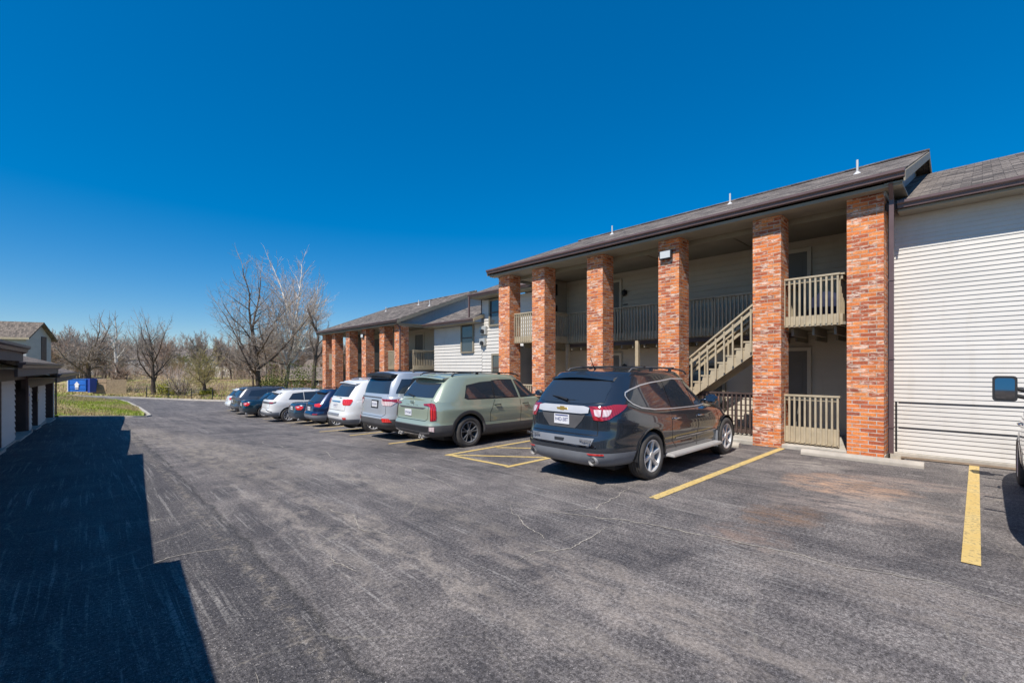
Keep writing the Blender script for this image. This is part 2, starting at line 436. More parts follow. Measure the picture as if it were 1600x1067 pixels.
M['leaf_bright'] = mk_leaf("yellow_green_leaves", (0.16, 0.17, 0.02), (0.34, 0.32, 0.05))
M['grass'] = mk_leaf("grass_blades", (0.17, 0.27, 0.02), (0.40, 0.42, 0.08))
M['straw'] = mk_leaf("dry_grass_blades", (0.3, 0.22, 0.11), (0.45, 0.36, 0.2))
def mk_paint(name, col, metal=0.55, rough=0.32, dust=0.06, coat=1.0):
    t = NT(name); P = t.obj()
    n = t.noise(P, 2.2, 5, 0.6)
    t.base(t.mix(t.math('MULTIPLY', t.ramp(n, [(0.4, 0.0), (0.8, 1.0)]), dust), (*col, 1), (0.3, 0.27, 0.23)))
    t.b.inputs['Metallic'].default_value = metal
    t.rough(rough); t.b.inputs['Coat Weight'].default_value = coat; t.b.inputs['Coat Roughness'].default_value = 0.015; t.b.inputs['Coat IOR'].default_value = 1.7
    return t.m
M['tyre'] = simple("tyre_rubber", (0.075, 0.068, 0.062), 0.85, 0.25, 8, bump=0.2)
M['rim_silver'] = simple("alloy_rim", (0.66, 0.64, 0.62), 0.32, 0.05, metal=0.35)
M['rim_dark'] = simple("dark_alloy_rim", (0.20, 0.20, 0.205), 0.3, 0.05, metal=0.3)
M['chrome'] = simple("chrome_trim", (0.75, 0.75, 0.76), 0.12, 0.03, metal=1.0)
M['cladding'] = simple("grey_plastic_cladding", (0.085, 0.083, 0.085), 0.55, 0.12, 5)
M['cladding_lt'] = simple("light_grey_cladding", (0.20, 0.21, 0.23), 0.42, 0.1, 5)
def mk_lamp(name, col, col2):
    t = NT(name); P = t.obj()
    w = t.n("ShaderNodeTexWave"); t.set(w.inputs['Vector'], P); w.inputs['Scale'].default_value = 9; w.inputs['Distortion'].default_value = 1.5
    t.base(t.mix(w.outputs['Fac'], col, col2)); t.rough(0.08); t.b.inputs['Coat Weight'].default_value = 1.0
    return t.m
M['lamp_red'] = mk_lamp("red_lamp_lens", (0.55, 0.012, 0.012), (0.75, 0.05, 0.04))
M['lamp_dkred'] = mk_lamp("dark_red_lamp_lens", (0.22, 0.012, 0.02), (0.42, 0.03, 0.045))
M['lamp_clear'] = mk_lamp("clear_lamp_lens", (0.62, 0.42, 0.43), (0.72, 0.62, 0.62))
M['plate'] = simple("number_plate_white", (0.75, 0.75, 0.77), 0.4, 0.03)
M['plate_ink'] = simple("number_plate_ink", (0.04, 0.06, 0.2), 0.5, 0.02)
M['gold'] = simple("gold_emblem", (0.72, 0.50, 0.14), 0.25, 0.05, metal=0.6)
M['seat'] = simple("brown_leather", (0.22, 0.11, 0.06), 0.5, 0.1)
M['blue_bin'] = simple("blue_container_paint", (0.012, 0.13, 0.52), 0.5, 0.15, 2)
M['white_paint'] = simple("white_paint", (0.78, 0.78, 0.78), 0.5, 0.05)
M['blue_sign'] = simple("blue_sign", (0.03, 0.07, 0.35), 0.5, 0.05)
# ---------------------------------------------------------------- terrain
_K = [(-80, 0), (0, 0), (4.5, .04), (8.5, .15), (11, .23), (14, .36), (17, .6), (19.5, .8), (25.5, 1.13), (30, 1.25), (40, 1.38), (60, 1.6), (90, 1.7)]
def _f(u):
    for (a, b), (c, d) in zip(_K, _K[1:]):
        if u <= c: return b + (d - b) * (u - a) / (c - a)
    return 1.7
def lot_z(x, y):
    s = sum(_f(y + k) for k in (-.8, 0, .8)) / 3
    t = max(0, min(1, (y - 12) / 14)); t = t * t * (3 - 2 * t)
    return -s + .07 * max(0, min(7 - x, 15)) * t
def sst(a, b, v):
    t = max(0, min(1, (v - a) / (b - a))); return t * t * (3 - 2 * t)
def ground_z(x, y):
    d = math.hypot(x, y)
    far = -1.95 + max(0, min(d, 140) - 75) / 65 * 1.35 + max(0, d - 140) * 0.004
    w = sst(61, 74, d)
    return (1 - w) * lot_z(x, y) + w * far

def drape(name, poly, mat, dz=0.0, step=1.5, parent=None):
    bm = bmesh.new()
    f = bm.faces.new([bm.verts.new((x, y, 0)) for x, y in poly])
    xs = [p[0] for p in poly]; ys = [p[1] for p in poly]
    for ax, lo, hi in ((0, min(xs), max(xs)), (1, min(ys), max(ys))):
        v = math.ceil(lo / step) * step
        while v < hi:
            co = (v, 0, 0) if ax == 0 else (0, v, 0); no = (1, 0, 0) if ax == 0 else (0, 1, 0)
            if lo + 1e-3 < v < hi - 1e-3:
                bmesh.ops.bisect_plane(bm, geom=bm.verts[:] + bm.edges[:] + bm.faces[:], plane_co=co, plane_no=no)
            v += step
    for v in bm.verts: v.co.z = ground_z(v.co.x, v.co.y) + dz
    for f in bm.faces:
        f.normal_update()
        if f.normal.z < 0: f.normal_flip()
    return from_bm(name, bm, mat, parent, smooth=False)

# ground sheet to the horizon
bm = bmesh.new()
def axis_vals():
    v = [0.0]; s = 2.5
    while v[-1] < 1400:
        v.append(v[-1] + s)
        if v[-1] > 100: s *= 1.22
    return [-a for a in v[:0:-1]] + v
ax_ = axis_vals()
grid = [[bm.verts.new((x, y, ground_z(x, y) - (0.09 if math.hypot(x, y) < 85 else 0.09 * (1 - sst(85, 95, math.hypot(x, y)))))) for y in ax_] for x in ax_]
for i in range(len(ax_) - 1):
    for j in range(len(ax_) - 1):
        bm.faces.new((grid[i][j], grid[i + 1][j], grid[i + 1][j + 1], grid[i][j + 1]))
g = from_bm("ground", bm, M['field'], smooth=True); tag(g, kind='structure')

# asphalt lot
lot_poly = [(-2.9, -14), (11.72, -14), (11.72, 1.0), (11.12, 1.05), (11.1, 14), (12.35, 18), (12.35, 36), (12.9, 42), (12.4, 45), (9.6, 50.2), (7.0, 56.5), (3.0, 60), (-1.5, 60.8), (-30, 61.5),
            (-30, 57.5), (-3, 57.2), (0.6, 56), (2.0, 53.5), (2.3, 50), (2.5, 41), (2.5, 35), (2.25, 31.4), (-1.3, 31.75)]
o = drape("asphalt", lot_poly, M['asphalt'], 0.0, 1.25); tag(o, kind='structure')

def strip(name, pts, w, mat, dz, h=0.0, step=0.4, parent=None, jit=0.0, seed=1, taper=False):
    """a ribbon (or a low kerb when h>0) that follows the ground along pts"""
    rnd = random.Random(seed)
    P = []
    for (x0, y0), (x1, y1) in zip(pts, pts[1:]):
        L = math.hypot(x1 - x0, y1 - y0); n = max(1, int(L / step))
        for k in range(n): P.append((x0 + (x1 - x0) * k / n, y0 + (y1 - y0) * k / n))
    P.append(pts[-1])
    if jit: P = [P[0]] + [(x + rnd.uniform(-jit, jit), y + rnd.uniform(-jit, jit)) for x, y in P[1:-1]] + [P[-1]]
    bm = bmesh.new(); rows = []
    for i, (x, y) in enumerate(P):
        a = P[max(0, i - 1)]; b = P[min(len(P) - 1, i + 1)]
        dx, dy = b[0] - a[0], b[1] - a[1]; L = math.hypot(dx, dy) or 1
        nx, ny = -dy / L, dx / L
        ww = w / 2
        if jit: ww *= rnd.uniform(0.55, 1.3)
        if taper: ww *= max(0.25, math.sin(math.pi * min(1, max(0.06, i / (len(P) - 1) * 0.9))))
        z = ground_z(x, y) + dz
        l, r = (x + nx * ww, y + ny * ww), (x - nx * ww, y - ny * ww)
        if h:
            rows.append([bm.verts.new((l[0], l[1], z - 0.1)), bm.verts.new((l[0] - nx * .02, l[1] - ny * .02, z + h)), bm.verts.new((r[0] + nx * .02, r[1] + ny * .02, z + h)), bm.verts.new((r[0], r[1], z - 0.1))])
        else:
            rows.append([bm.verts.new((*l, z)), bm.verts.new((*r, z))])
    for a, b in zip(rows, rows[1:]):
        for k in range(len(a) - 1): bm.faces.new((a[k], b[k], b[k + 1], a[k + 1]))
    if h: bm.faces.new(rows[0][::-1]); bm.faces.new(rows[-1])
    else:
        for f in bm.faces:
            f.normal_update()
            if f.normal.z < 0: f.normal_flip()
    if h: fix_normals(bm)
    return from_bm(name, bm, mat, parent)

def marking(name, pts, w=0.10):
    o = strip(name, pts, w, M['line'], 0.008); tag(o, kind='structure'); return o
marking("bay_marking", [(5.54, 3.07), (11.05, 3.03)], 0.125)
marking("bay_marking", [(5.68, 0.07), (11.45, 0.10)], 0.125)
for (a, b) in (((5.60, 10.52), (11.0, 10.66)), ((5.8, 13.35), (11.0, 13.45)), ((5.9, 16.1), (11, 16.1)), ((6.7, 18.85), (11.8, 18.85)), ((6.7, 21.6), (11.8, 21.6)),
               ((6.7, 24.6), (11.8, 24.6)), ((6.6, 28.6), (11.8, 28.6)), ((6.6, 32.1), (11.8, 32.1)), ((6.8, 35.1), (11.8, 35.1)), ((6.8, 38.1), (11.8, 38.1)), ((5.6, -2.5), (11.4, -2.5))):
    marking("bay_marking", [a, b], 0.10)
marking("aisle_marking", [(5.55, 7.93), (11.0, 8.12)], 0.10)
marking("aisle_marking", [(5.55, 6.02), (11.0, 6.04)], 0.10)
marking("aisle_marking", [(5.62, 7.87), (5.64, 6.08)], 0.10)
for k in range(4): marking("aisle_marking", [(5.66 + k * 1.3, 7.86), (5.66 + (k + 1) * 1.3 - 0.2, 6.10)], 0.09)

def rough_path(p, seed):
    r = random.Random(seed)
    for it in range(4):
        q = [p[0]]
        for a, b in zip(p, p[1:]):
            L = math.hypot(b[0] - a[0], b[1] - a[1]); k = r.gauss(0, .07) * L
            q += [((a[0] + b[0]) / 2 - (b[1] - a[1]) / L * k, (a[1] + b[1]) / 2 + (b[0] - a[0]) / L * k), b]
        p = q
    return p
# cracks that are open and filled with pale grit
cr = [([(4.13, 3.75), (4.3, 3.55), (4.47, 3.49), (4.62, 3.32), (4.83, 3.43), (5.2, 3.45), (5.6, 3.56), (6.0, 3.62)], 0.03),
      ([(3.9, 4.9), (3.98, 4.2), (4.1, 3.7), (4.35, 3.2), (4.52, 2.87), (4.6, 2.55), (4.8, 1.4), (4.95, .4), (5.2, -1.0)], 0.035),
      ([(4.52, 2.87), (4.2, 2.85), (3.97, 2.83), (3.7, 2.8), (3.41, 2.77), (3.1, 2.95), (2.8, 2.9)], 0.025),
      ([(4.0, 4.25), (3.75, 3.95), (3.6, 3.62), (3.5, 3.3), (3.42, 3.12)], 0.022),
      ([(2.3, 6.6), (2.15, 5.9), (2.35, 5.3), (2.2, 4.7), (2.4, 4.2)], 0.022),
      ([(1.7, 4.4), (1.66, 4.0), (1.75, 3.7)], 0.016),
      ([(3.9, 4.9), (3.7, 7.0), (3.8, 9.5), (3.6, 13), (3.7, 18)], 0.03),
      ([(4.6, 10.5), (4.3, 9.2), (4.35, 7.5), (4.15, 6.2), (3.9, 4.9)], 0.025),
      ([(0.0, 5.3), (.35, 5.2), (.8, 5.28), (1.1, 5.1)], 0.02), ([(0.7, 2.9), (.62, 2.2), (.75, 1.7)], 0.018), ([(2.2, 11), (2.6, 10.2), (3.2, 10.4), (3.7, 9.8)], 0.025)]
for i, (p, w) in enumerate(cr):
    o = strip("asphalt_crack", rough_path(p, i), w * 0.52, M['crackfill'], 0.005, 0, 0.05, None, 0.006, i, True); tag(o, kind='structure')

# kerbs: the far edge of the lot and the grass island
o = strip("far_curb", [(13.0, 42), (12.5, 45.1), (9.7, 50.3), (7.1, 56.6), (3.05, 60.15), (-1.5, 60.95), (-30, 61.65)], 0.3, M['curb'], 0, 0.13, 1.0); tag(o, kind='structure')
isl = [(-1.3, 31.85), (0.4, 31.7), (1.7, 31.5), (2.25, 31.6)]
o = strip("island_curb", [(-1.1, 31.85)] + isl[1:] + [(2.5, 32.4), (2.55, 35), (2.58, 41), (2.38, 50), (2.08, 53.5), (.65, 56.1), (-3, 57.3), (-30, 57.6)], 0.16, M['concrete'], 0, 0.07, 0.6); tag(o, kind='structure')
# raised, patchy lawn
lawn_poly = [(-1.35, 31.9), (0.4, 31.78), (1.7, 31.6), (2.2, 31.8), (2.45, 35), (2.48, 41), (2.28, 50), (1.98, 53.5), (.6, 56), (-3, 57.2), (-30, 57.5), (-40, 57.5), (-40, 30.5), (-9, 30.5)]
def lawn_z(x, y):
    ed = min(abs(x - 2.4), 6) / 6 if y > 30 else 0
    e2 = sst(33, 45, y)
    return ground_z(x, y) + 0.05 + 0.55 * sst(0, 1, ed) * e2 * (1 - sst(50, 57.5, y)) + 0.05 * math.sin(x * 1.7) * math.sin(y * .9)
bm = bmesh.new()
bm.faces.new([bm.verts.new((x, y, 0)) for x, y in lawn_poly])
for k in range(-39, 3): bmesh.ops.bisect_plane(bm, geom=bm.verts[:] + bm.edges[:] + bm.faces[:], plane_co=(k, 0, 0), plane_no=(1, 0, 0))
for k in range(31, 86, 1): bmesh.ops.bisect_plane(bm, geom=bm.verts[:] + bm.edges[:] + bm.faces[:], plane_co=(0, k, 0), plane_no=(0, 1, 0))
for v in bm.verts: v.co.z = lawn_z(v.co.x, v.co.y)
for f in bm.faces:
    f.normal_update()
    if f.normal.z < 0: f.normal_flip()
o = from_bm("lawn", bm, M['lawn'], smooth=True); tag(o, kind='structure')
# grass blades
def in_poly(x, y, poly):
    c = False; j = len(poly) - 1
    for i in range(len(poly)):
        xi, yi = poly[i]; xj, yj = poly[j]
        if (yi > y) != (yj > y) and x < (xj - xi) * (y - yi) / (yj - yi) + xi: c = not c
        j = i
    return c
def blades(name, poly, zf, n, hmin, hmax, w, mats, seed, dens=None, dry=0.0):
    rnd = random.Random(seed); xs = [p[0] for p in poly]; ys = [p[1] for p in poly]
    vs = []; fs = []; mi = []
    k = 0
    while k < n:
        x = rnd.uniform(min(xs), max(xs)); y = rnd.uniform(min(ys), max(ys))
        if not in_poly(x, y, poly): continue
        k += 1
        if dens and rnd.random() > dens(x, y): continue
        z = zf(x, y); h = rnd.uniform(hmin, hmax); a = rnd.uniform(0, 6.28); lx, ly = rnd.gauss(0, h * .4), rnd.gauss(0, h * .4)
        b = len(vs)
        vs += [(x - math.cos(a) * w, y - math.sin(a) * w, z - .01), (x + math.cos(a) * w, y + math.sin(a) * w, z - .01), (x + lx, y + ly, z + h)]
        fs.append((b, b + 1, b + 2)); mi.append(0 if math.sin(x * 1.3 + 2 * math.sin(y * .35)) + rnd.gauss(0, .5) > dry else 1)
    me = bpy.data.meshes.new(name); me.from_pydata(vs, [], fs)
    o = link_mesh(name, me, mats)
    me.polygons.foreach_set('material_index', mi)
    return o
near_l = [(-1.3, 31.9), (1.7, 31.7), (2.15, 32), (2.45, 40), (2.2, 50), (1.9, 53.4), (.5, 55.9), (-3, 57), (-14, 57), (-1.3, 33)]
o = blades("grass", near_l, lawn_z, 42000, 0.04, 0.15, 0.014, [M['grass'], M['straw']], 3, None, .25)
tag(o, "short patchy green and straw coloured grass on the raised island", "grass", kind='stuff')
mead = [(13.5, 46), (10.3, 51.5), (7.6, 57.5), (3.2, 61.5), (-30, 63), (-30, 90), (10, 125), (48, 96), (40, 62)]
o = blades("meadow_grass", mead, lambda x, y: ground_z(x, y) - .05, 30000, 0.10, 0.42, 0.05, [M['grass'], M['straw']], 5, None, 0.75)
tag(o, "rough winter grass covering the field beyond the lot", "grass", kind='stuff')
# leaf litter / dirt at the foot of the right-hand siding
o = strip("soil_strip", [(11.55, 1.1), (11.55, -13.5)], 0.28, M['soil'], 0.012, 0, .3); tag(o, kind='structure')

# concrete wheel stops
def wheel_stop(x, y, L, label, grp="concrete wheel stops"):
    bm = bmesh.new()
    prof = [(-.09, 0), (-.09, .06), (-.05, .115), (.05, .115), (.09, .06), (.09, 0)]
    z = ground_z(x, y) - .005
    add_prism(bm, prof, lambda a, b: (x + a, y - L / 2, z + b), lambda a, b: (x + a, y + L / 2, z + b))
    fix_normals(bm)
    bmesh.ops.bevel(bm, geom=[e for e in bm.edges], offset=0.008, segments=1, affect='EDGES')
    o = from_bm("wheel_stop", bm, M['curb']); tag(o, label, "wheel stop", grp); return o
wheel_stop(10.58, 1.62, 1.85, "pale concrete wheel stop of the empty bay below the tallest brick pillar")
wheel_stop(10.62, 4.55, 1.6, "concrete wheel stop at the front tyre of the dark blue grey chevron SUV")
wheel_stop(10.62, -1.3, 1.7, "concrete wheel stop hidden in the shade ahead of the silver van")
# ---------------------------------------------------------------- buildings
def lap_siding(bm, p0, p1, z0, z1, out, pitch=0.0835, lip=0.017, top=None):
    """clapboard wall from p0 to p1 (x,y) between z0 and z1, boards proud along `out`"""
    ox, oy = out
    z = z0
    while z < z1 - 1e-4:
        zt = min(z + pitch, z1)
        a = [bm.verts.new((p0[0] + ox * lip, p0[1] + oy * lip, z)), bm.verts.new((p1[0] + ox * lip, p1[1] + oy * lip, z)),
             bm.verts.new((p1[0], p1[1], zt)), bm.verts.new((p0[0], p0[1], zt))]
        bm.faces.new(a)
        gr = min(.012, (zt - z) * .3)
        b = [bm.verts.new((p0[0], p0[1], z)), bm.verts.new((p1[0], p1[1], z))]
        c = [bm.verts.new((p0[0], p0[1], z + .001)), bm.verts.new((p1[0], p1[1], z + .001))]
        bm.faces.new((b[0], b[1], a[1], a[0]))
        z = zt
    d = 0.10
    xs = [p0[0] - ox * d, p0[0] - ox * .001, p1[0] - ox * d, p1[0] - ox * .001]; ys = [p0[1] - oy * d, p0[1] - oy * .001, p1[1] - oy * d, p1[1] - oy * .001]
    add_box(bm, min(xs), max(xs), min(ys), max(ys), z0, z1)

def board(name, parent, mat, x0, x1, y0, y1, z0, z1, bev=0.0):
    bm = bmesh.new(); add_box(bm, x0, x1, y0, y1, z0, z1)
    if bev: bmesh.ops.bevel(bm, geom=bm.edges[:], offset=bev, segments=1, affect='EDGES')
    return from_bm(name, bm, mat, parent)

def roof_slab(bm, x0, z0, x1, z1, y0, y1, th=0.14):
    """one roof plane from eave (x0,z0) to ridge (x1,z1)"""
    v = [bm.verts.new(c) for c in ((x0, y0, z0), (x1, y0, z1), (x1, y1, z1), (x0, y1, z0), (x0, y0, z0 - th), (x1, y0, z1 - th), (x1, y1, z1 - th), (x0, y1, z0 - th))]
    for f in ((0, 1, 2, 3), (7, 6, 5, 4), (0, 4, 5, 1), (3, 2, 6, 7), (0, 3, 7, 4), (1, 5, 6, 2)):
        bm.faces.new([v[i] for i in f])

def gutter(parent, x, z, y0, y1, name="gutter", mat='gutter', h=0.13, d=0.11):
    """K-style gutter whose back is at x, outer lip at x-d; top at z"""
    bm = bmesh.new()
    prof = [(0, z), (0, z - h), (-d * .55, z - h), (-d * .62, z - h * .55), (-d, z - h * .35), (-d, z), (-d + .012, z), (-d + .012, z - .02), (-.012, z - .02), (-.012, z)]
    add_prism(bm, prof, lambda a, b: (x + a, y0, b), lambda a, b: (x + a, y1, b))
    fix_normals(bm)
    return from_bm(name, bm, M[mat], parent)

def downspout(parent, pts, w=0.075, d=0.06, mat='gutter'):
    bm = bmesh.new()
    for a, b in zip(pts, pts[1:]): add_beam(bm, a, b, w, d, (1, 0, 0) if abs(Vector(b).z - Vector(a).z) > .01 and abs(b[0] - a[0]) < .01 else (0, 1, 0))
    for z in (0.6, 1.9, 3.4):
        p = pts[-1]
        if pts[-2][2] > z > p[2] + .2: add_box(bm, p[0] - w * .62, p[0] + w * .62, p[1] - w * .62, p[1] + w * .62, z, z + .03)
    return from_bm("downspout", bm, M[mat], parent)

def railing(parent, a, b, z0, ztop, name="railing", mat='taupe', spacing=0.107, rim=0.23, post=False, bal_bottom=None):
    """balusters nailed to the outer face of a rim board; a,b are (x,y)"""
    a = Vector((*a, 0)); b = Vector((*b, 0)); d = b - a; L = d.length; d.normalize(); nrm = Vector((-d.y, d.x, 0))
    if nrm.x > 0: nrm = -nrm
    rail = bmesh.new()
    add_obox(rail, (a + b) / 2 + Vector((0, 0, ztop - .018)), d * (L / 2 + .02), nrm * .06, (0, 0, .019))
    add_obox(rail, (a + b) / 2 + Vector((0, 0, ztop - .085)) - nrm * .01, d * L / 2, nrm * .018, (0, 0, .04))
    r = from_bm(name, rail, M[mat], parent)
    bolts = bmesh.new()
    if rim:
        add_obox(bolts, (a + b) / 2 + Vector((0, 0, z0 + rim / 2)) - nrm * .005, d * L / 2, nrm * .019, (0, 0, rim / 2))
    n = max(2, int(round(L / spacing))); bb = z0 - .015 if bal_bottom is None else bal_bottom
    q = bmesh.new()
    for i in range(n + 1):
        c = a + d * (L * i / n) + nrm * .033
        c = a + d * (.02 + (L - .04) * i / n) + nrm * .034
        add_obox(q, c + Vector((0, 0, (bb + ztop - .05) / 2)), d * .019, nrm * .019, (0, 0, (ztop - .05 - bb) / 2))
        if rim: add_obox(bolts, c + Vector((0, 0, z0 + .04)) + nrm * .02, d * .011, nrm * .022, (0, 0, .011), 1)
    bmesh.ops.bevel(q, geom=q.edges[:], offset=0.003, segments=1, affect='EDGES')
    bo = from_bm("balusters", q, M[mat], r)
    if rim: from_bm("rim_board", bolts, [M[mat], M['dark']], r)
    else: bolts.free()
    return r

def wall_lamp(parent, x, y, z):
    bm = bmesh.new()
    add_box(bm, x - .02, x, y - .05, y + .05, z - .06, z + .08)
    add_tube(bm, [(x, y, z + .06), (x - .07, y, z + .12), (x - .12, y, z + .07)], .009, 6)
    add_tube(bm, [(x - .12, y, z + .09), (x - .12, y, z + .06), (x - .12, y, z - .03), (x - .12, y, z - .12), (x - .12, y, z - .14)], [.015, .075, .085, .05, .01], 6)
    return from_bm("wall_lamp", bm, M['dark'], parent)

def door_unit(parent, x, y0, y1, z0, z1, mat='door'):
    fr = bmesh.new(); x -= .032
    add_box(fr, x - .045, x + .01, y0 - .09, y0, z0, z1 + .09); add_box(fr, x - .045, x + .01, y1, y1 + .09, z0, z1 + .09); add_box(fr, x - .047, x + .01, y0, y1, z1, z1 + .09)
    d = bmesh.new(); add_box(d, x - .012, x + .01, y0, y1, z0, z1)
    w = (y1 - y0)
    for (a, b) in ((.12, .45), (.55, .88)):
        for (c, e) in ((.08, .42), (.48, .92)):
            add_box(d, x - .02, x - .013, y0 + w * a, y0 + w * b, z0 + (z1 - z0) * c, z0 + (z1 - z0) * e)
    o = from_bm("door", d, M[mat], parent); from_bm("door_frame", fr, M['siding_porch'], o)
    k = bmesh.new(); bmesh.ops.create_uvsphere(k, u_segments=8, v_segments=6, radius=.03, matrix=Matrix.Translation((x - .05, y1 - .08, z0 + .95)))
    from_bm("handle", k, M['chrome'], o)
    return o

def window_unit(parent, x, y0, y1, z0, z1, trim='taupe_dark', mull=True, curtain=True):
    """sash window in a wall whose outer face is at x and looks towards -x"""
    fr = bmesh.new(); t = .09; x -= .032
    add_box(fr, x - .05, x + .02, y0, y0 + t, z0, z1); add_box(fr, x - .05, x + .02, y1 - t, y1, z0, z1)
    add_box(fr, x - .053, x + .02, y0 + t, y1 - t, z1 - t, z1); add_box(fr, x - .07, x + .02, y0 + t, y1 - t, z0, z0 + t * .8)
    o = from_bm("window", fr, M[trim], parent)
    g_ = bmesh.new(); add_box(g_, x - .02, x - .012, y0 + t, y1 - t, z0 + t, z1 - t)
    from_bm("pane", g_, M['house_glass'], o)
    if mull:
        m = bmesh.new(); zc = (z0 + z1) / 2; add_box(m, x - .042, x - .021, y0 + t, y1 - t, zc - .025, zc + .025)
        from_bm("sash_bar", m, M['brown'], o)
    return o

PC = [1.603, 3.37, 5.73, 8.11, 10.46, 12.19]
PW = 0.292
XF, XB = 11.15, 11.72
def pillar(parent, x0, x1, y, zt, zb=-.05):
    bm = bmesh.new(); add_box(bm, x0, x1, y - PW, y + PW, zb, zt)
    bmesh.ops.bevel(bm, geom=[e for e in bm.edges if abs((e.verts[0].co - e.verts[1].co).z) > .1], offset=0.006, segments=1, affect='EDGES')
    return from_bm("brick_pillar", bm, M['brick'], parent)

def pillar_block():
    root = empty("apartment_building", (0, 0, 0))
    ZC = 5.16                                        # porch ceiling
    for y in PC: pillar(root, XF, XB, y, ZC + .10)
    # roof
    bm = bmesh.new(); roof_slab(bm, 10.80, 5.38, 16.3, 7.54, .99, 12.72); roof_slab(bm, 22.0, 5.38, 16.3, 7.54, .99, 12.72)
    fix_normals(bm); roof = from_bm("roof", bm, M['shingle'], root)
    # rake boards, ridge cap, vents
    bm = bmesh.new()
    for y in (.965, 12.72):
        for (xa, xb) in ((10.80, 16.3), (22.0, 16.3)):
            bm = bmesh.new(); pts = [(xa, 5.34), (xb, 7.51), (xb, 7.33), (xa, 5.16)]
            add_prism(bm, pts, lambda a, b: (a, y, b), lambda a, b: (a, y + .025, b))
            fix_normals(bm); from_bm("rake_board", bm, M['taupe_dark'], roof)
    bm = bmesh.new(); add_tube(bm, [(16.3, .97, 7.55), (16.3, 12.74, 7.55)], .05, 6); from_bm("ridge_cap", bm, M['shingle'], roof)
    for (x, y) in ((13.6, 2.1), (15.0, 5.6), (14.9, 10.0)):
        z = 5.38 + (x - 10.8) * .3927
        bm = bmesh.new(); add_tube(bm, [(x, y, z - .1), (x, y, z + .33)], .024, 8); add_tube(bm, [(x, y, z - .05), (x, y, z + .04)], [.12, .035], 10)
        from_bm("vent_pipe", bm, M['white_metal'], roof)
    gutter(roof, 10.84, 5.38, .97, 12.74, h=.135)
    board('fascia', root, M['brown'], 10.845, 10.87, 1.0, 12.7, 5.235, 5.375)
    # soffit and ceiling
    bm = bmesh.new(); add_box(bm, 10.875, 14.0, 1.02, 12.69, ZC, ZC + .04)
    add_box(bm, 10.88, 11.13, 1.02, 12.69, ZC - .025, ZC - .001)
    from_bm("soffit", bm, M['ceiling'], root)
    bm = bmesh.new(); add_box(bm, 11.74, 11.86, 1.3, 12.4, ZC - .13, ZC - .002)
    for y in (4.5, 7.0, 9.4): add_box(bm, 11.87, 13.88, y, y + .05, ZC - .02, ZC - .002)
    from_bm("ceiling_beam", bm, M['taupe_dark'], root)
    # gable closing walls (ribbed panels)
    for y, s in ((1.31, -1), (12.42, 1)):
        bm = bmesh.new(); x = 11.1
        while x < 21.6:
            zt = 5.20 + (min(x, 32.6 - x) - 10.8) * .3927
            add_box(bm, x, x + .085, y - .03 if s < 0 else y, y if s < 0 else y + .03, 4.2 if x > 14 else ZC - .1, zt)
            add_box(bm, x + .086, x + .099, y - .018 if s < 0 else y, y if s < 0 else y + .018, 4.2 if x > 14 else ZC - .1, zt)
            x += .10
        from_bm("gable_panel", bm, M['siding_grey'], root)
    for y0, y1 in ((1.0, 1.27), (12.46, 12.7)):          # soffit under the rake overhang
        bm = bmesh.new()
        pts = [(10.85, 5.20), (16.3, 7.36), (16.3, 7.33), (10.85, 5.17)]
        add_prism(bm, pts, lambda a, b: (a, y0, b), lambda a, b: (a, y1, b))
        fix_normals(bm); from_bm("rake_soffit", bm, M['ceiling'], root)
    # walls of the recessed porch
    XW = 13.9
    bm = bmesh.new(); lap_siding(bm, (XW, 12.3), (XW, 1.3), 0.02, ZC, (-1, 0), .165, .028)
    w = from_bm("back_wall", bm, M['siding_porch'], root)
    bm = bmesh.new(); lap_siding(bm, (12.7, 11.45), (XW, 11.45), 0.02, ZC, (0, -1), .165, .02); from_bm("side_wall", bm, M['siding_porch'], root)
    bm = bmesh.new(); lap_siding(bm, (12.72, 12.0), (12.72, 11.45), 0.02, ZC, (-1, 0), .165, .028); from_bm("side_wall", bm, M['siding_porch'], root)
    bm = bmesh.new(); add_box(bm, 13.87, 13.895, 1.3, 12.3, ZC - .12, ZC - .003); add_box(bm, 13.86, 13.885, 11.36, 11.42, 0, ZC)
    from_bm("wall_trim", bm, M['siding_porch'], root)
    # plain body of the block behind the porch
    bm = bmesh.new(); add_box(bm, 14.02, 21.9, 1.34, 12.38, -.3, 5.2); from_bm("rear_wall", bm, M['siding'], root)
    # doors on both floors
    for (y0, y1) in ((3.2, 4.12), (8.98, 9.9)):
        door_unit(root, XW, y0, y1, 2.76, 4.84); door_unit(root, XW, y0, y1, 0.06, 2.2)
    window_unit(root, XW, 5.3, 6.5, .5, 1.9)
    for (y, z) in ((8.75, 4.42), (8.75, 1.78)): wall_lamp(root, XW - .02, y, z)
    for z in (4.55, 3.75):
        b = board("utility_box", root, M['dark'], 12.85, 13.15, 11.3, 11.43, z, z + .42, .01)
    b = board("number_plate", root, M['brown'], XW - .03, XW - .012, 8.66, 8.84, 3.98, 4.02)
    # floors: slab and walkway with joists
    board("porch_slab", root, M['concrete'], 11.2, 13.9, 1.3, 12.3, -.06, .045, .01)
    bm = bmesh.new(); add_box(bm, 12.8, 13.88, 1.3, 12.3, 2.62, 2.72)
    add_box(bm, 11.5, 12.79, 1.95, 3.05, 2.66, 2.72); add_box(bm, 11.5, 12.79, 10.5, 11.9, 2.66, 2.72)
    y = 1.5
    while y < 12.2:
        add_box(bm, 12.82, 13.86, y, y + .04, 2.40, 2.619)
        y += .42
    for yy in (2.15, 2.55, 2.95, 10.7, 11.15, 11.6): add_box(bm, 11.62, 12.78, yy, yy + .045, 2.47, 2.659)
    from_bm("walkway_floor", bm, M['taupe_dark'], root)
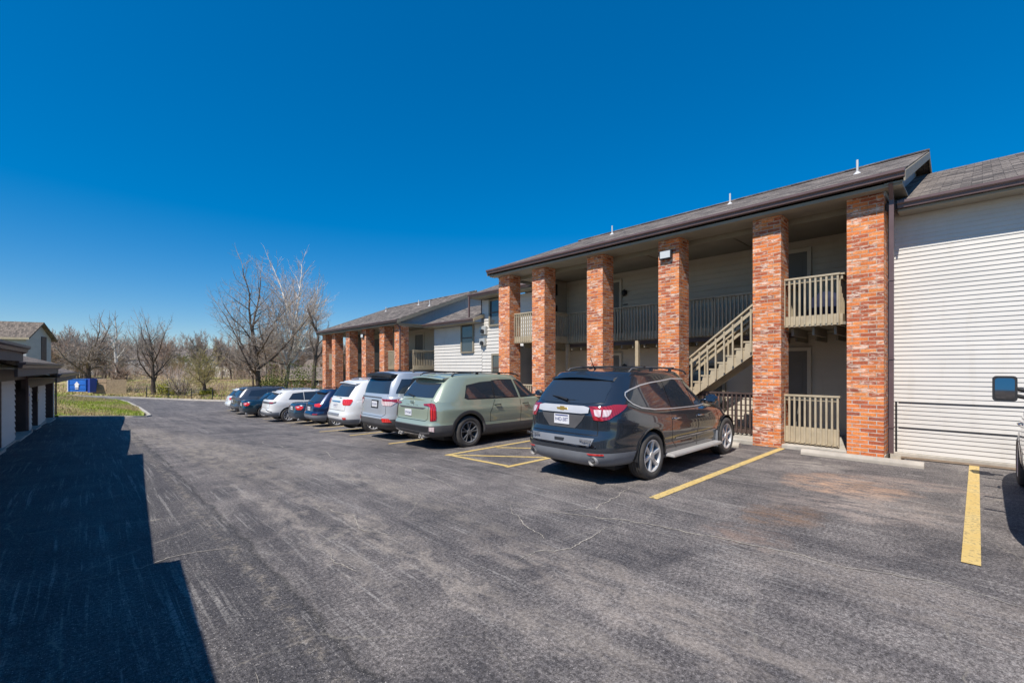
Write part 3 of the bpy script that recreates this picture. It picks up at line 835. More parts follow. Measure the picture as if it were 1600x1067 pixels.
    board("walkway_beam", root, M['brown'], 12.79, 12.83, 3.1, 10.5, 2.5, 2.615)
    bm = bmesh.new(); lap_siding(bm, (11.76, 12.3), (XW, 12.3), 0.02, 2.6, (0, -1), .1); from_bm('side_wall', bm, M['siding_grey'], root)  # closing wall added so the low gap between the end pillars reads as shaded
    # railings: sunlit balcony fronts, shaded walkway
    railing(root, (11.45, 2.07), (11.45, 3.10), 2.66, 3.74)
    railing(root, (11.47, 2.04), (12.72, 2.04), 2.66, 3.74)
    railing(root, (11.47, 3.12), (12.72, 3.12), 2.66, 3.74)
    railing(root, (11.45, 10.74), (11.45, 11.92), 2.66, 3.74)
    railing(root, (11.47, 10.47), (12.72, 10.47), 2.66, 3.74)
    railing(root, (12.74, 5.2), (12.74, 10.45), 2.66, 3.74)
    railing(root, (12.76, 3.14), (12.76, 5.18), 2.66, 3.74)
    railing(root, (11.45, 2.07), (11.45, 3.10), .08, 1.15, rim=.36, bal_bottom=.07)
    railing(root, (11.45, 10.74), (11.45, 11.92), .08, 1.15, rim=.2, bal_bottom=.07)
    railing(root, (12.0, 3.75), (12.0, 5.40), .1, 1.12, mat='brown', rim=.1)
    railing(root, (11.95, 6.9), (11.95, 7.8), .1, 1.12, rim=.1)
    for (x, y) in ((12.74, 10.47), (12.74, 7.6)):
        board("post", root, M['taupe'], x - .055, x + .055, y - .055, y + .055, .04, 2.62, .006)
    # straight stair climbing towards the camera between the third and the second pillar
    st = empty("staircase", (0, 0, 0), 0, root)
    y_bot, y_top, zt = 6.85, 3.45, 2.72
    sl_ = zt / (y_bot - y_top)
    for xs in (11.84, 12.62):
        bm = bmesh.new()
        pts = [(y_bot + .12, 0.0), (y_bot - .12, 0.0), (y_top - .05, zt - .32), (y_top - .05, zt + .02), (y_top + .1, zt + .02)]
        n = 16
        for i in range(n):
            z = zt - i * zt / n; y = y_top + .1 + i * (y_bot - y_top) / n
            pts += [(y, z + .02), (y, z - zt / n + .05)] if i else []
            if i: pass
        # saw-tooth top edge that shows the ends of the treads
        q = [(y_bot + .1, 0), (y_bot - .15, 0), (y_top - .02, zt - .33), (y_top - .02, zt + .0)]
        for i in range(n):
            y0 = y_top + i * (y_bot - y_top) / n; z0_ = zt - i * zt / n
            q += [(y0 + .17, z0_ - .0), (y0 + .205, z0_ - zt / n + .0)]
        add_prism(bm, q, lambda a, b: (xs, a, b), lambda a, b: (xs + .045, a, b)); fix_normals(bm)
        from_bm("stringer", bm, M['taupe'], st)
    bm = bmesh.new()
    for i in range(16):
        y0 = y_top + i * (y_bot - y_top) / 16; z0_ = zt - i * zt / 16 - .012
        add_box(bm, 11.83, 12.68, y0 - .02, y0 + .225, z0_, z0_ + .04)
    from_bm("tread", bm, M['taupe'], st)
    for xs in (11.82, 12.66):
        bm = bmesh.new()
        a = Vector((xs, y_top + .02, zt + .80)); b = Vector((xs, y_bot, .80 + .02))
        add_beam(bm, a + Vector((0, 0, .09)), b + Vector((0, 0, .09)), .085, .04, (0, 0, 1))
        add_beam(bm, a + Vector((0, 0, -.06)), b + Vector((0, 0, -.06)), .035, .07, (0, 0, 1))
        if xs < 12:
            hr = from_bm("handrail", bm, M['taupe'], st); bm = bmesh.new()
        k = 0
        while True:
            y = y_top + .04 + k * .212
            if y > y_bot: break
            if xs > 12 and k % 3: k += 1; continue
            z = zt * (1 - (y - y_top) / (y_bot - y_top))
            add_box(bm, xs - .035, xs + .003, y - .019, y + .019, z - .22, z + .84 + (0 if k else .1)); k += 1
        from_bm("balusters" if xs < 12 else "handrail", bm, M['taupe'], hr if xs < 12 else st)
    # flood lamp on the third pillar from the right
    fl = bmesh.new(); add_box(fl, 11.05, 11.12, 5.60, 5.94, 4.62, 4.85); add_box(fl, 11.12, 11.149, 5.70, 5.84, 4.68, 4.80)
    f_ = from_bm("flood_lamp", fl, M['dark'], root)
    bm = bmesh.new(); add_box(bm, 11.035, 11.048, 5.63, 5.91, 4.645, 4.825); from_bm("lens", bm, M['lampglass'], f_)
    # downspout at the near corner
    downspout(root, [(10.86, 1.18, 5.2), (11.1, 1.19, 4.95), (11.105, 1.195, 0.12)], .07, .06)
    return root

blockA = pillar_block()
tag(blockA, "two storey block with six brick pillars, porch stairs and balconies, nearest the camera", "building", "brick pillared apartment blocks")
blockB = copy_tree(blockA)
blockB.location = (1.25, 20.75, -1.0)
railing(blockB, (11.8, .98), (13.86, .98), 2.66, 3.74)
bo_ = board('balcony_floor', blockB, M['taupe_dark'], 11.8, 13.86, 1.0, 1.9, 2.6, 2.67)
tag(blockB, "far pillared block standing lower, behind the white and silver SUVs", "building", "brick pillared apartment blocks")

# things standing on the near balcony and porch
bm = bmesh.new(); bmesh.ops.create_cube(bm, size=1.0); bmesh.ops.subdivide_edges(bm, edges=bm.edges[:], cuts=3, use_grid_fill=True)
rg = random.Random(4)
for v in bm.verts:
    k_ = v.co.z + .5
    v.co = Vector((12.25 + v.co.x * (.62 - .12 * k_ * k_) + rg.uniform(-.012, .012), 2.42 + v.co.y * (.72 - .22 * k_ ** 3) + rg.uniform(-.012, .012), 2.725 + k_ * (.62 + .12 * (1 - min(1, (v.co.y * 2) ** 2)))))
M['cover'] = simple("blue_cover_cloth", (0.008, 0.014, 0.05), 0.8, 0.15)
o = from_bm("covered_grill", bm, M['cover'], smooth=True); tag(o, "dark blue covered barbecue behind the rail of the near upper balcony", "barbecue")
# right-hand wing, all cream siding
wing = empty("siding_wing", (0, 0, 0))
tag(wing, "cream clapboard wing without pillars at the right edge, behind the silver van", "building")
bm = bmesh.new()
XR = 11.72
lap_siding(bm, (XR, 1.29), (XR, -14), .075, 4.90, (-1, 0), .0835, .014)
from_bm("wall", bm, M['siding'], wing)
bm = bmesh.new()
for z in (1.055, .555): add_box(bm, XR - .021, XR - .012, -13.9, 1.15, z, z + .012)
add_box(bm, XR - .026, XR - .012, 1.17, 1.2, .08, 1.07)
from_bm("flashing", bm, M['dark'], wing)
board("foundation", wing, M['concrete'], XR - .055, XR + .2, -14, 1.28, -.3, .07, .01)
bm = bmesh.new(); roof_slab(bm, 11.26, 4.92, 16.8, 7.09, -15, 1.30); roof_slab(bm, 22.3, 4.92, 16.8, 7.09, -15, 1.30); fix_normals(bm)
wroof = from_bm("roof", bm, M['shingle'], wing)
gutter(wroof, 11.28, 4.92, -15, 1.12)
bm = bmesh.new(); lap_siding(bm, (13.88, 1.33), (11.74, 1.33), 0.02, 5.15, (0, 1), .1); from_bm('side_wall', bm, M['siding_porch'], wing)
board("soffit", wing, M['ceiling'], 11.285, 11.71, -15, 1.12, 4.74, 4.78)
board("rear_wall", wing, M['siding'], 11.83, 22, -13.9, 1.28, -.3, 4.69)

# middle wing between the two pillared blocks
mid = empty("siding_wing", (0, 0, 0))
tag(mid, "set back clapboard wing with sash windows between the two pillared blocks", "building")
XM = 13.9
bm = bmesh.new(); lap_siding(bm, (XM, 16.75), (XM, 12.72), -.6, 5.02, (-1, 0), .165, .026); from_bm("wall", bm, M['siding'], mid)
bm = bmesh.new(); lap_siding(bm, (XM, 20.9), (XM, 16.77), -.9, 3.9, (-1, 0), .165, .026); from_bm("low_wall", bm, M['siding'], mid)
bm = bmesh.new(); roof_slab(bm, 13.2, 5.24, 16.0, 6.33, 12.75, 16.95); roof_slab(bm, 21, 4.4, 16.0, 6.33, 12.75, 16.95); fix_normals(bm)
r1 = from_bm("roof", bm, M['shingle'], mid); gutter(r1, 13.22, 5.24, 12.78, 16.95)
board("soffit", mid, M['ceiling'], 13.22, 13.89, 12.78, 16.93, 5.06, 5.1)
bm = bmesh.new(); roof_slab(bm, 13.2, 4.10, 16.4, 5.36, 16.6, 20.9); fix_normals(bm)
r2 = from_bm("low_roof", bm, M['shingle'], mid); gutter(r2, 13.22, 4.10, 16.6, 20.95)
bm = bmesh.new(); add_prism(bm, [(13.2, 4.09), (16.4, 5.35), (16.4, 5.2), (13.2, 3.94)], lambda a, b: (a, 16.572, b), lambda a, b: (a, 16.597, b)); fix_normals(bm)
from_bm("rake_board", bm, M['taupe'], r2)
board("soffit", mid, M['ceiling'], 13.22, 13.89, 16.62, 20.9, 3.92, 3.95)
bm = bmesh.new(); lap_siding(bm, (16.9, 16.76), (XM, 16.76), 3.8, 5.5, (0, 1), .1); add_box(bm, 13.88, 13.93, 16.74, 16.80, 3.9, 5.06)
from_bm("side_wall", bm, M['siding'], mid)
board("corner_trim", mid, M['brown'], XM - .03, XM - .001, 16.76, 16.82, 4.2, 5.06)
board("rear_wall", mid, M['siding'], 14.03, 21, 12.5, 20.9, -1.2, 3.9)
downspout(mid, [(13.16, 16.85, 5.15), (13.16, 16.86, 4.15)])
window_unit(mid, XM, 17.36, 18.42, 2.5, 4.02)
window_unit(mid, XM, 15.1, 16.2, 3.72, 5.0)
window_unit(mid, XM, 14.9, 16.0, 1.1, 2.42)
for (y, z, s) in ((16.35, 3.35, .36), (16.42, 2.82, .30)):
    b = board("meter_box", mid, M['meter'], XM - .16, XM - .012, y, y + s + .1, z, z + s + .05, .015)
    bm = bmesh.new(); add_tube(bm, [(XM - .16, y + s / 2, z + s / 2 - .03), (XM - .24, y + s / 2, z + s / 2 - .03)], .10, 12); from_bm("dial", bm, M['dark'], b)
bx = board("utility_box", mid, M['white_metal'], XM - .2, XM - .012, 13.75, 14.0, .35, .95, .01)

# ---------------------------------------------------------------- garages on the left
gar = empty("garage_row", (0, 0, 0))
tag(gar, "row of low garages with stepped roofs and recessed brown doors along the left edge", "garage")
GX = -2.31
def gzg(y): return ground_z(GX + .035 * y, y)
segs = [(-16, -9.2), (-9.2, -2.2), (-2.2, 4.6), (4.6, 13.55), (13.55, 21.75), (21.75, 30.95)]
eave = [2.47, 2.46, 2.45, 2.20, 1.88, 1.55]
exs = [-1.45, -1.45, -1.45, -1.46, -1.52, -1.54]
for i, ((a, b), ez, ex) in enumerate(zip(segs, eave, exs)):
    bm = bmesh.new(); roof_slab(bm, ex, ez, -4.6, ez + 1.0, a, b + .18, .1); roof_slab(bm, -8.1, ez, -4.6, ez + 1.0, a, b + .18, .1); fix_normals(bm)
    r = from_bm("roof", bm, M['shingle_dark'], gar)
    g2 = gutter(r, 0, ez - .01, a + .02, b + .16)
    g2.scale = (-1, 1, 1); g2.location = (ex - .01, 0, 0)
    bm = bmesh.new()
    add_prism(bm, [(ex - .02, ez - .02), (-4.6, ez + .96), (-4.6, ez + .75), (ex - .02, ez - .2)], lambda p, q: (p, b + .181, q), lambda p, q: (p, b + .205, q)); fix_normals(bm)
    from_bm("rake_board", bm, M['brown'], r)
    board("soffit", gar, M['taupe'], GX - .05, ex - .02, a, b + .16, ez - .17, ez - .13)
    board("fascia", gar, M['brown'], ex - .06, ex - .012, a, b + .15, ez - .32, ez - .131)
    board("lintel", gar, M['brown'], GX - .08, GX + .03, a, b, ez - .5, ez - .171)
    bm = bmesh.new(); add_prism(bm, [(-2.4, ez - .2), (-7.6, ez - .2), (-4.6, ez + .85)], lambda p, q: (p, b - .05, q), lambda p, q: (p, b + .02, q)); fix_normals(bm)
    from_bm("gable_wall", bm, M['siding'], gar)
    downspout(gar, [(ex + .04, b + .02, ez - .12), (GX + .06, b + .03, ez - .45), (GX + .06, b + .03, gzg(b) + .15)], .07, .06)
# piers and recessed doors
piers = [(17.7, 19.8), (22.6, 23.3), (24.9, 27.3), (30.3, 30.9)]
near = [(-15, -12.5), (-9.7, -8.7), (-6, -5), (-2.7, -1.7), (1.2, 2.2), (4.9, 6.0), (8.6, 9.6), (12.9, 13.9)]
allp = near + piers
for (a, b) in allp:
    zb = gzg(a) - .05
    bm = bmesh.new(); et = 1.56 if a > 13.5 else 1.9
    if a > 21: et = 1.22
    lap_siding(bm, (GX, a), (GX, b), zb, et - .17, (1, 0), .16, .03)
    lap_siding(bm, (GX - .9, a), (GX, a), zb, et - .17, (0, -1), .16, .03)
    add_box(bm, GX - .9, GX - .11, a + .11, b, zb, et - .17)
    from_bm("pier", bm, M['siding'], gar)
    board("footing", gar, M['concrete'], GX - .5, GX + .04, a - .02, b + .01, zb - .2, zb + .09)
for (p, q) in zip(allp, allp[1:]):
    a, b = p[1], q[0]; zb = gzg(b) - .1; et = 1.56 if a > 13.5 else 1.9
    if a > 21: et = 1.22
    bm = bmesh.new(); add_box(bm, GX - .45, GX - .38, a, b, zb, et)
    y = a + .3
    while y < b - .2: add_box(bm, GX - .379, GX - .366, y, y + .03, zb + .1, et); y += .6
    d = from_bm("garage_door", bm, M['garage_door'] if int(a) % 2 else M['brown'], gar)
    # dark side jamb facing the camera, concrete ramp
    board("jamb", gar, M['brown'], GX - .44, GX + .02, b - .13, b - .004, zb, et)
    board("threshold", gar, M['concrete'], GX - .37, GX + .12, a + .02, b - .14, zb - .3, gzg(a) * .4 + gzg(b) * .6 + .05)
board("rear_wall", gar, M['siding'], -7.9, -3.2, -15, 30.8, -1.9, 1.2)
for (y, z, m1) in ((22.58, .98, 'blue_sign'), (24.88, .68, 'taupe')):
    s = board("number_sign", gar, M[m1], GX + .025, GX + .04, y - .30, y - .02, z - .2, z + .16)
    board("sign_face", s, M['white_paint'], GX + .041, GX + .05, y - .25, y - .08, z - .12, z + .09)

gar.rotation_euler = (0, 0, R(-2.0))
# ---------------------------------------------------------------- cars
def lerp(a, b, t): return a + (b - a) * t
def tab(T, v, k=1):
    """piecewise interpolation of rows (v, a, b, ...), smoothed cubic"""
    if v <= T[0][0]: return T[0][k]
    if v >= T[-1][0]: return T[-1][k]
    for i in range(len(T) - 1):
        if T[i][0] <= v <= T[i + 1][0]:
            x0, x1 = T[i][0], T[i + 1][0]; y0, y1 = T[i][k], T[i + 1][k]; h = x1 - x0; t = (v - x0) / h
            def sl(j):
                if j <= 0 or j >= len(T) - 1: return None
                a = (T[j][k] - T[j - 1][k]) / (T[j][0] - T[j - 1][0]); b = (T[j + 1][k] - T[j][k]) / (T[j + 1][0] - T[j][0])
                return 0.0 if a * b <= 0 else 2 * a * b / (a + b)
            s = (y1 - y0) / h
            m0 = sl(i); m1 = sl(i + 1)
            m0 = s if m0 is None else m0; m1 = s if m1 is None else m1
            return (2*t**3 - 3*t*t + 1) * y0 + (t**3 - 2*t*t + t) * h * m0 + (-2*t**3 + 3*t*t) * y1 + (t**3 - t*t) * h * m1

def contour(xr, xf, w, nr, nf, N):
    """half outline (right side, y<0) from the rear centre to the front centre, 2N+1 points"""
    xc = xr + (xf - xr) * 0.45
    out = []
    for (x0, n, s) in ((xr, nr, -1), (xf, nf, 1)):
        a = abs(x0 - xc); P = []
        for i in range(241):
            th = (i / 240) * math.pi / 2
            P.append((xc + s * a * math.cos(th) ** (2 / n), -w * math.sin(th) ** (2 / n)))
        D = [0]
        for p, q in zip(P, P[1:]): D.append(D[-1] + math.hypot(q[0] - p[0], q[1] - p[1]))
        pts = []; j = 0
        for i in range(N + 1):
            d = D[-1] * i / N
            while j < 239 and D[j + 1] < d: j += 1
            tt = (d - D[j]) / max(1e-9, D[j + 1] - D[j])
            pts.append((lerp(P[j][0], P[j + 1][0], tt), lerp(P[j][1], P[j + 1][1], tt)))
        out.append(pts)
    return out[0] + out[1][::-1][1:]

def shell(rings):
    """rings: list of closed rings of equal length; bottom and top collapse to caps"""
    bm = bmesh.new(); V = [[bm.verts.new(p) for p in r] for r in rings]; n = len(V[0])
    for a, b in zip(V, V[1:]):
        for i in range(n):
            bm.faces.new((a[i], a[(i + 1) % n], b[(i + 1) % n], b[i]))
    bm.faces.new(V[0][::-1]); bm.faces.new(V[-1])
    bmesh.ops.remove_doubles(bm, verts=bm.verts[:], dist=1e-4)
    fix_normals(bm)
    return bm

class Car:
    def __init__(s, c):
        s.c = c; L, W = c['L'], c['W'] / 2; N = c.get('N', 34)
        belt, roof, low, gh = c['belt'], c['roof'], c['low'], c['gh']
        zb = c.get('zb', .24)
        nr, nf = c.get('nr', 6), c.get('nf', 4)
        rings = []
        for k in range(19):
            f = k / 18; xr = tab(low, f, 1); xf = L - tab(low, f, 2); w = W * tab(low, f, 3)
            h = contour(xr, xf, w, nr, nf, N)
            ring = []
            for (x, y) in h:
                zt = tab(belt, x); z0 = zb + (0.0 if 0.9 < x < L - .9 else 0.05)
                # slight waist between the arches
                yy = y * (1 - 0.012 * math.exp(-((f - .35) / .12) ** 2) * math.sin(max(0, min(1, (x - .8) / (L - 1.6))) * math.pi))
                ring.append((x, yy, z0 + (zt - z0) * f))
            rings.append(ring + [(x, -y, z) for (x, y, z) in ring[-2:0:-1]])
        top = rings[-1]
        for sc_, dz in ((.975, .018), (.93, .034), (.8, .05), (.55, .062), (.25, .068), (0.0, .07)):
            rings.append([(lerp(L / 2, x, .985 if sc_ > .5 else .97), y * sc_, z + dz * c.get('crown', 1.0)) for (x, y, z) in top])
        bm = shell(rings); me = bpy.data.meshes.new("low"); bm.to_mesh(me); bm.free()
        o = bpy.data.objects.new("low", me); COL.objects.link(o)
        cb = bmesh.new(); wr = c['wr']; s.axles = (c['ro'], c['ro'] + c['wb'])
        for ax in s.axles:
            for sd in (-1, 1):
                m = Matrix.Translation((ax, sd * (W - .09), wr * 1.0)) @ Matrix.Rotation(R(90), 4, 'X')
                bmesh.ops.create_cone(cb, cap_ends=True, segments=40, radius1=wr + c.get('gap', .055), radius2=wr + c.get('gap', .055), depth=.46, matrix=m)
        fix_normals(cb)
        cm = bpy.data.meshes.new("cut"); cb.to_mesh(cm); cb.free(); co = bpy.data.objects.new("cut", cm); COL.objects.link(co)
        md = o.modifiers.new("b", 'BOOLEAN'); md.operation = 'DIFFERENCE'; md.object = co; md.solver = 'EXACT'
        dg = bpy.context.evaluated_depsgraph_get(); nm = bpy.data.meshes.new_from_object(o.evaluated_get(dg))
        bm = bmesh.new(); bm.from_mesh(nm)
        for q in (o, co): bpy.data.objects.remove(q)
        for q in (me, cm, nm): bpy.data.meshes.remove(q)
        # greenhouse
        rings = []; K = 9
        for k in range(K + 1):
            g_ = k / K; e = g_ ** c.get('ge', 1.0)
            xr = tab(gh['xr'], g_); xf = tab(gh['xf'], g_); w = lerp(gh['w0'], gh['w1'], g_ ** 1.25)
            h = contour(xr, xf, w, gh.get('nr', 5.5), gh.get('nf', 3.6), N)
            ring = [(x, y, lerp(tab(belt, x) - .03, tab(roof, x), g_)) for (x, y) in h]
            rings.append(ring + [(x, -y, z) for (x, y, z) in ring[-2:0:-1]])
        top = rings[-1]; xm = (gh['xr'][-1][1] + gh['xf'][-1][1]) / 2
        for sc_, dz in ((.97, .014), (.9, .028), (.75, .042), (.5, .052), (.22, .058), (0, .06)):
            rings.append([(lerp(xm, x, .99 if sc_ > .8 else .97), y * sc_, z + dz) for (x, y, z) in top])
        gb = shell(rings); gm = bpy.data.meshes.new("g"); gb.to_mesh(gm); gb.free(); bm.from_mesh(gm); bpy.data.meshes.remove(gm)
        s.bm = bm; s.bvh = BVHTree.FromBMesh(bm); s.L, s.W = L, W
        s.rc = .34; s.s1 = W - s.rc; s.s2 = s.s1 + s.rc * math.pi / 2
    def sx(s, x): return s.s2 + (x - s.rc)           # arc position of a point x on the straight side
    def ref(s, a):
        sg = 1 if a >= 0 else -1; a = abs(a)
        if a < s.s1: return Vector((0, -a * sg, 0)), Vector((-1, 0, 0))
        if a < s.s2:
            th = (a - s.s1) / s.rc
            return Vector((s.rc - s.rc * math.cos(th), -(s.s1 + s.rc * math.sin(th)) * sg, 0)), Vector((-math.cos(th), -math.sin(th) * sg, 0))
        return Vector((s.rc + a - s.s2, -s.W * sg, 0)), Vector((0, -sg, 0))
    def cast(s, a, z):
        p, n = s.ref(a); p = p + n * .6 + Vector((0, 0, z))
        h, nn, i, d = s.bvh.ray_cast(p, -n, 3.0)
        if h is None: return None, None
        if nn.dot(n) < 0: nn = -nn
        return h, nn
    def patch(s, name, poly, mat, parent, off=.004, step=.05, mirror=False, thick=0.0, smooth=True):
        if mirror:
            s.patch(name, [(-a, z) for a, z in poly[::-1]], mat, parent, off, step, False, thick, smooth)
        bm = bmesh.new()
        for sg in (1,):
            b2 = bmesh.new()
            b2.faces.new([b2.verts.new((a * sg, z, 0)) for a, z in poly])
            xs = [p[0] * sg for p in poly]; zs = [p[1] for p in poly]
            for ax, lo, hi in ((0, min(xs), max(xs)), (1, min(zs), max(zs))):
                v = math.ceil(lo / step) * step
                while v < hi:
                    if lo + 1e-3 < v < hi - 1e-3:
                        bmesh.ops.bisect_plane(b2, geom=b2.verts[:] + b2.edges[:] + b2.faces[:], plane_co=(v, 0, 0) if ax == 0 else (0, v, 0), plane_no=(1, 0, 0) if ax == 0 else (0, 1, 0))
                    v += step
            bad = []
            for v in b2.verts:
                h, n = s.cast(v.co.x, v.co.y)
                if h is None: bad.append(v); continue
                v.co = h + n * off
            if bad: bmesh.ops.delete(b2, geom=bad, context='VERTS')
            for f in b2.faces:
                f.normal_update()
                c = f.calc_center_median(); _, rn = s.ref(0) if False else (None, Vector((c.x - s.L / 2, c.y * 2.2, 0)))
                if f.normal.dot(rn) < 0: f.normal_flip()
            if thick:
                r = bmesh.ops.extrude_face_region(b2, geom=b2.faces[:])
                vs = [v for v in r['geom'] if isinstance(v, bmesh.types.BMVert)]
                for v in vs:
                    vv = Vector((v.co.x - s.L / 2, v.co.y * 2.2, 0)).normalized()
                    _, n = (None, vv)
                    # push outwards along the horizontal outline normal
                    nn = Vector((0, math.copysign(1, v.co.y), 0)) if .5 < v.co.x < s.L - .5 and abs(v.co.y) > s.W * .6 else (Vector((-1, 0, 0)) if v.co.x < s.L / 2 else Vector((1, 0, 0)))
                    v.co += nn * thick
                fix_normals(b2)
            tm = bpy.data.meshes.new("t"); b2.to_mesh(tm); b2.free(); bm.from_mesh(tm); bpy.data.meshes.remove(tm)
        if not bm.faces: bm.free(); return None
        return from_bm(name, bm, M[mat] if isinstance(mat, str) else mat, parent, smooth=smooth)
    def line(s, name, pts, w, mat, parent, off=.002, mirror=True):
        """thin ribbon on the body along (a,z) points"""
        if mirror: s.line(name, [(-a, z) for a, z in pts], w, mat, parent, off, False)
        bm = bmesh.new()
        for sg in (1,):
            P = []
            for (a, z), (b, y) in zip(pts, pts[1:]):
                n = max(1, int(math.hypot(b - a, y - z) / .05))
                P += [(lerp(a, b, i / n), lerp(z, y, i / n)) for i in range(n)]
            P.append(pts[-1]); rows = []
            for i, (a, z) in enumerate(P):
                p, q = P[max(0, i - 1)], P[min(len(P) - 1, i + 1)]; dx, dz = q[0] - p[0], q[1] - p[1]; l = math.hypot(dx, dz) or 1
                nx, nz = -dz / l * w / 2, dx / l * w / 2; r = []
                for k in (-1, 1):
                    h, n = s.cast((a + nx * k) * sg, z + nz * k)
                    r.append(None if h is None else bm.verts.new(h + n * off))
                rows.append(r)
            for r0, r1 in zip(rows, rows[1:]):
                if None in r0 or None in r1: continue
                f = bm.faces.new((r0[0], r1[0], r1[1], r0[1])); f.normal_update(); c = f.calc_center_median()
                if f.normal.dot(Vector((c.x - s.L / 2, c.y * 2.2, 0))) < 0: f.normal_flip()
        return from_bm(name, bm, M[mat] if isinstance(mat, str) else mat, parent, smooth=True)

_wheel_cache = {}
def wheel(parent, kind, r, x, y, side):
    """side -1: right-hand wheel (outer face towards -y)"""
    key = (kind, round(r, 3))
    if key not in _wheel_cache:
        def lathe(prof, n=48):
            bm = bmesh.new(); rings = [[bm.verts.new((rr * math.cos(2 * math.pi * i / n), yy, rr * math.sin(2 * math.pi * i / n))) for i in range(n)] for (rr, yy) in prof]
            for a, b in zip(rings, rings[1:]):
                for i in range(n): bm.faces.new((a[i], a[(i + 1) % n], b[(i + 1) % n], b[i]))
            return bm
        rr = r * .66 if kind != 'small' else r * .6
        hw = .122
        prof = [(rr, -hw + .012), (rr + .012, -hw - .003), (rr + (r - rr) * .5, -hw - .012), (r * .955, -hw + .004), (r * .985, -hw + .025), (r * .9985, -hw + .045)]
        for g0 in (-.05, 0, .05): prof += [(r, g0 - .007), (r - .009, g0 - .005), (r - .009, g0 + .005), (r, g0 + .007)]
        prof += [(r * .9985, hw - .045), (r * .985, hw - .025), (r * .955, hw - .004), (rr + .012, hw), (rr, hw - .01), (rr - .01, 0), (rr, -hw + .012)]
        bm = lathe(prof); fix_normals(bm); tm = bpy.data.meshes.new("tyre"); bm.to_mesh(tm); bm.free()
        for p in tm.polygons: p.use_smooth = True
        tm.materials.append(M['tyre'])
        # rim
        bm = lathe([(rr + .006, -hw + .002), (rr - .004, -hw - .004), (rr - .02, -hw + .01), (rr - .03, -hw + .05), (rr - .035, hw - .02), (rr - .034, hw - .01), (rr - .02, hw)])
        n = {'five': 5, 'six': 6, 'ten': 10, 'twin5': 5, 'small': 8}[kind]
        def spoke(ang, w0, w1, tw=0.0, y0=-hw + .022, y1=-hw + .008):
            c, s_ = math.cos(ang), math.sin(ang); c2, s2 = math.cos(ang + tw), math.sin(ang + tw)
            ra, rb = .045, rr - .012; vs = []
            for (rad, w, cc, ss, yy) in ((ra, w0, c, s_, y0), (ra + (rb - ra) * .55, w0 * .5 + w1 * .5, (c + c2) / 2, (s_ + s2) / 2, y0 - .004), (rb, w1, c2, s2, y1)):
                vs.append([bm.verts.new((rad * cc - ss * w * k, yy + d, rad * ss + cc * w * k)) for (k, d) in ((-1, .012), (-.55, -.004), (.55, -.004), (1, .012), (1, .04), (-1, .04))])
            for a, b in zip(vs, vs[1:]):
                for i in range(6): bm.faces.new((a[i], a[(i + 1) % 6], b[(i + 1) % 6], b[i]))
        for i in range(n):
            a = 2 * math.pi * i / n + .3
            if kind in ('twin5',):
                spoke(a - .1, .015, .017, -.14); spoke(a + .1, .015, .017, .14)
            elif kind == 'five': spoke(a - .09, .016, .016, .05); spoke(a + .09, .016, .016, -.05)
            elif kind == 'six': spoke(a, .036, .040)
            else: spoke(a, .018, .02)
        bmesh.ops.create_cone(bm, cap_ends=True, segments=20, radius1=.07, radius2=.06, depth=.05, matrix=Matrix.Translation((0, -hw + .03, 0)) @ Matrix.Rotation(R(90), 4, 'X'))
        fix_normals(bm); rm = bpy.data.meshes.new("rim"); bm.to_mesh(rm); bm.free()
        rm.materials.append(M['rim_dark' if kind == 'twin5' else 'rim_silver'])
        bm = bmesh.new()
        bmesh.ops.create_cone(bm, cap_ends=True, segments=28, radius1=rr * .72, radius2=rr * .72, depth=.02, matrix=Matrix.Translation((0, -.02, 0)) @ Matrix.Rotation(R(90), 4, 'X'))
        bmesh.ops.create_cone(bm, cap_ends=True, segments=28, radius1=rr * .97, radius2=rr * .97, depth=.02, matrix=Matrix.Translation((0, .03, 0)) @ Matrix.Rotation(R(90), 4, 'X'))
        dm = bpy.data.meshes.new("brake_disc"); bm.to_mesh(dm); bm.free(); dm.materials.append(M['dark'])
        _wheel_cache[key] = (tm, rm, dm)
    tm, rm, dm = _wheel_cache[key]
    w = empty("wheel", (x, y, r), 0 if side < 0 else math.pi, parent)
    for nm, me in (("tyre", tm), ("rim", rm), ("brake_disc", dm)):
        o = bpy.data.objects.new(nm, me); COL.objects.link(o); o.parent = w
    return w

def text_part(name, s_, size, mat, parent, loc, rot, depth=.004, space=1.0, sx=1.0):
    cu = bpy.data.curves.new("txt", 'FONT'); cu.body = s_; cu.size = size; cu.extrude = depth; cu.align_x = 'CENTER'; cu.align_y = 'CENTER'; cu.space_character = space
    o = bpy.data.objects.new("txt", cu); COL.objects.link(o)
    me = bpy.data.meshes.new_from_object(o.evaluated_get(bpy.context.evaluated_depsgraph_get()))
    bpy.data.objects.remove(o); bpy.data.curves.remove(cu)
    me.name = name
    q = link_mesh(name, me, M[mat], parent, loc); q.rotation_euler = rot; q.scale = (sx, 1, 1)
    return q
REAR = (R(90), 0, R(-90))                             # lettering read from behind the car

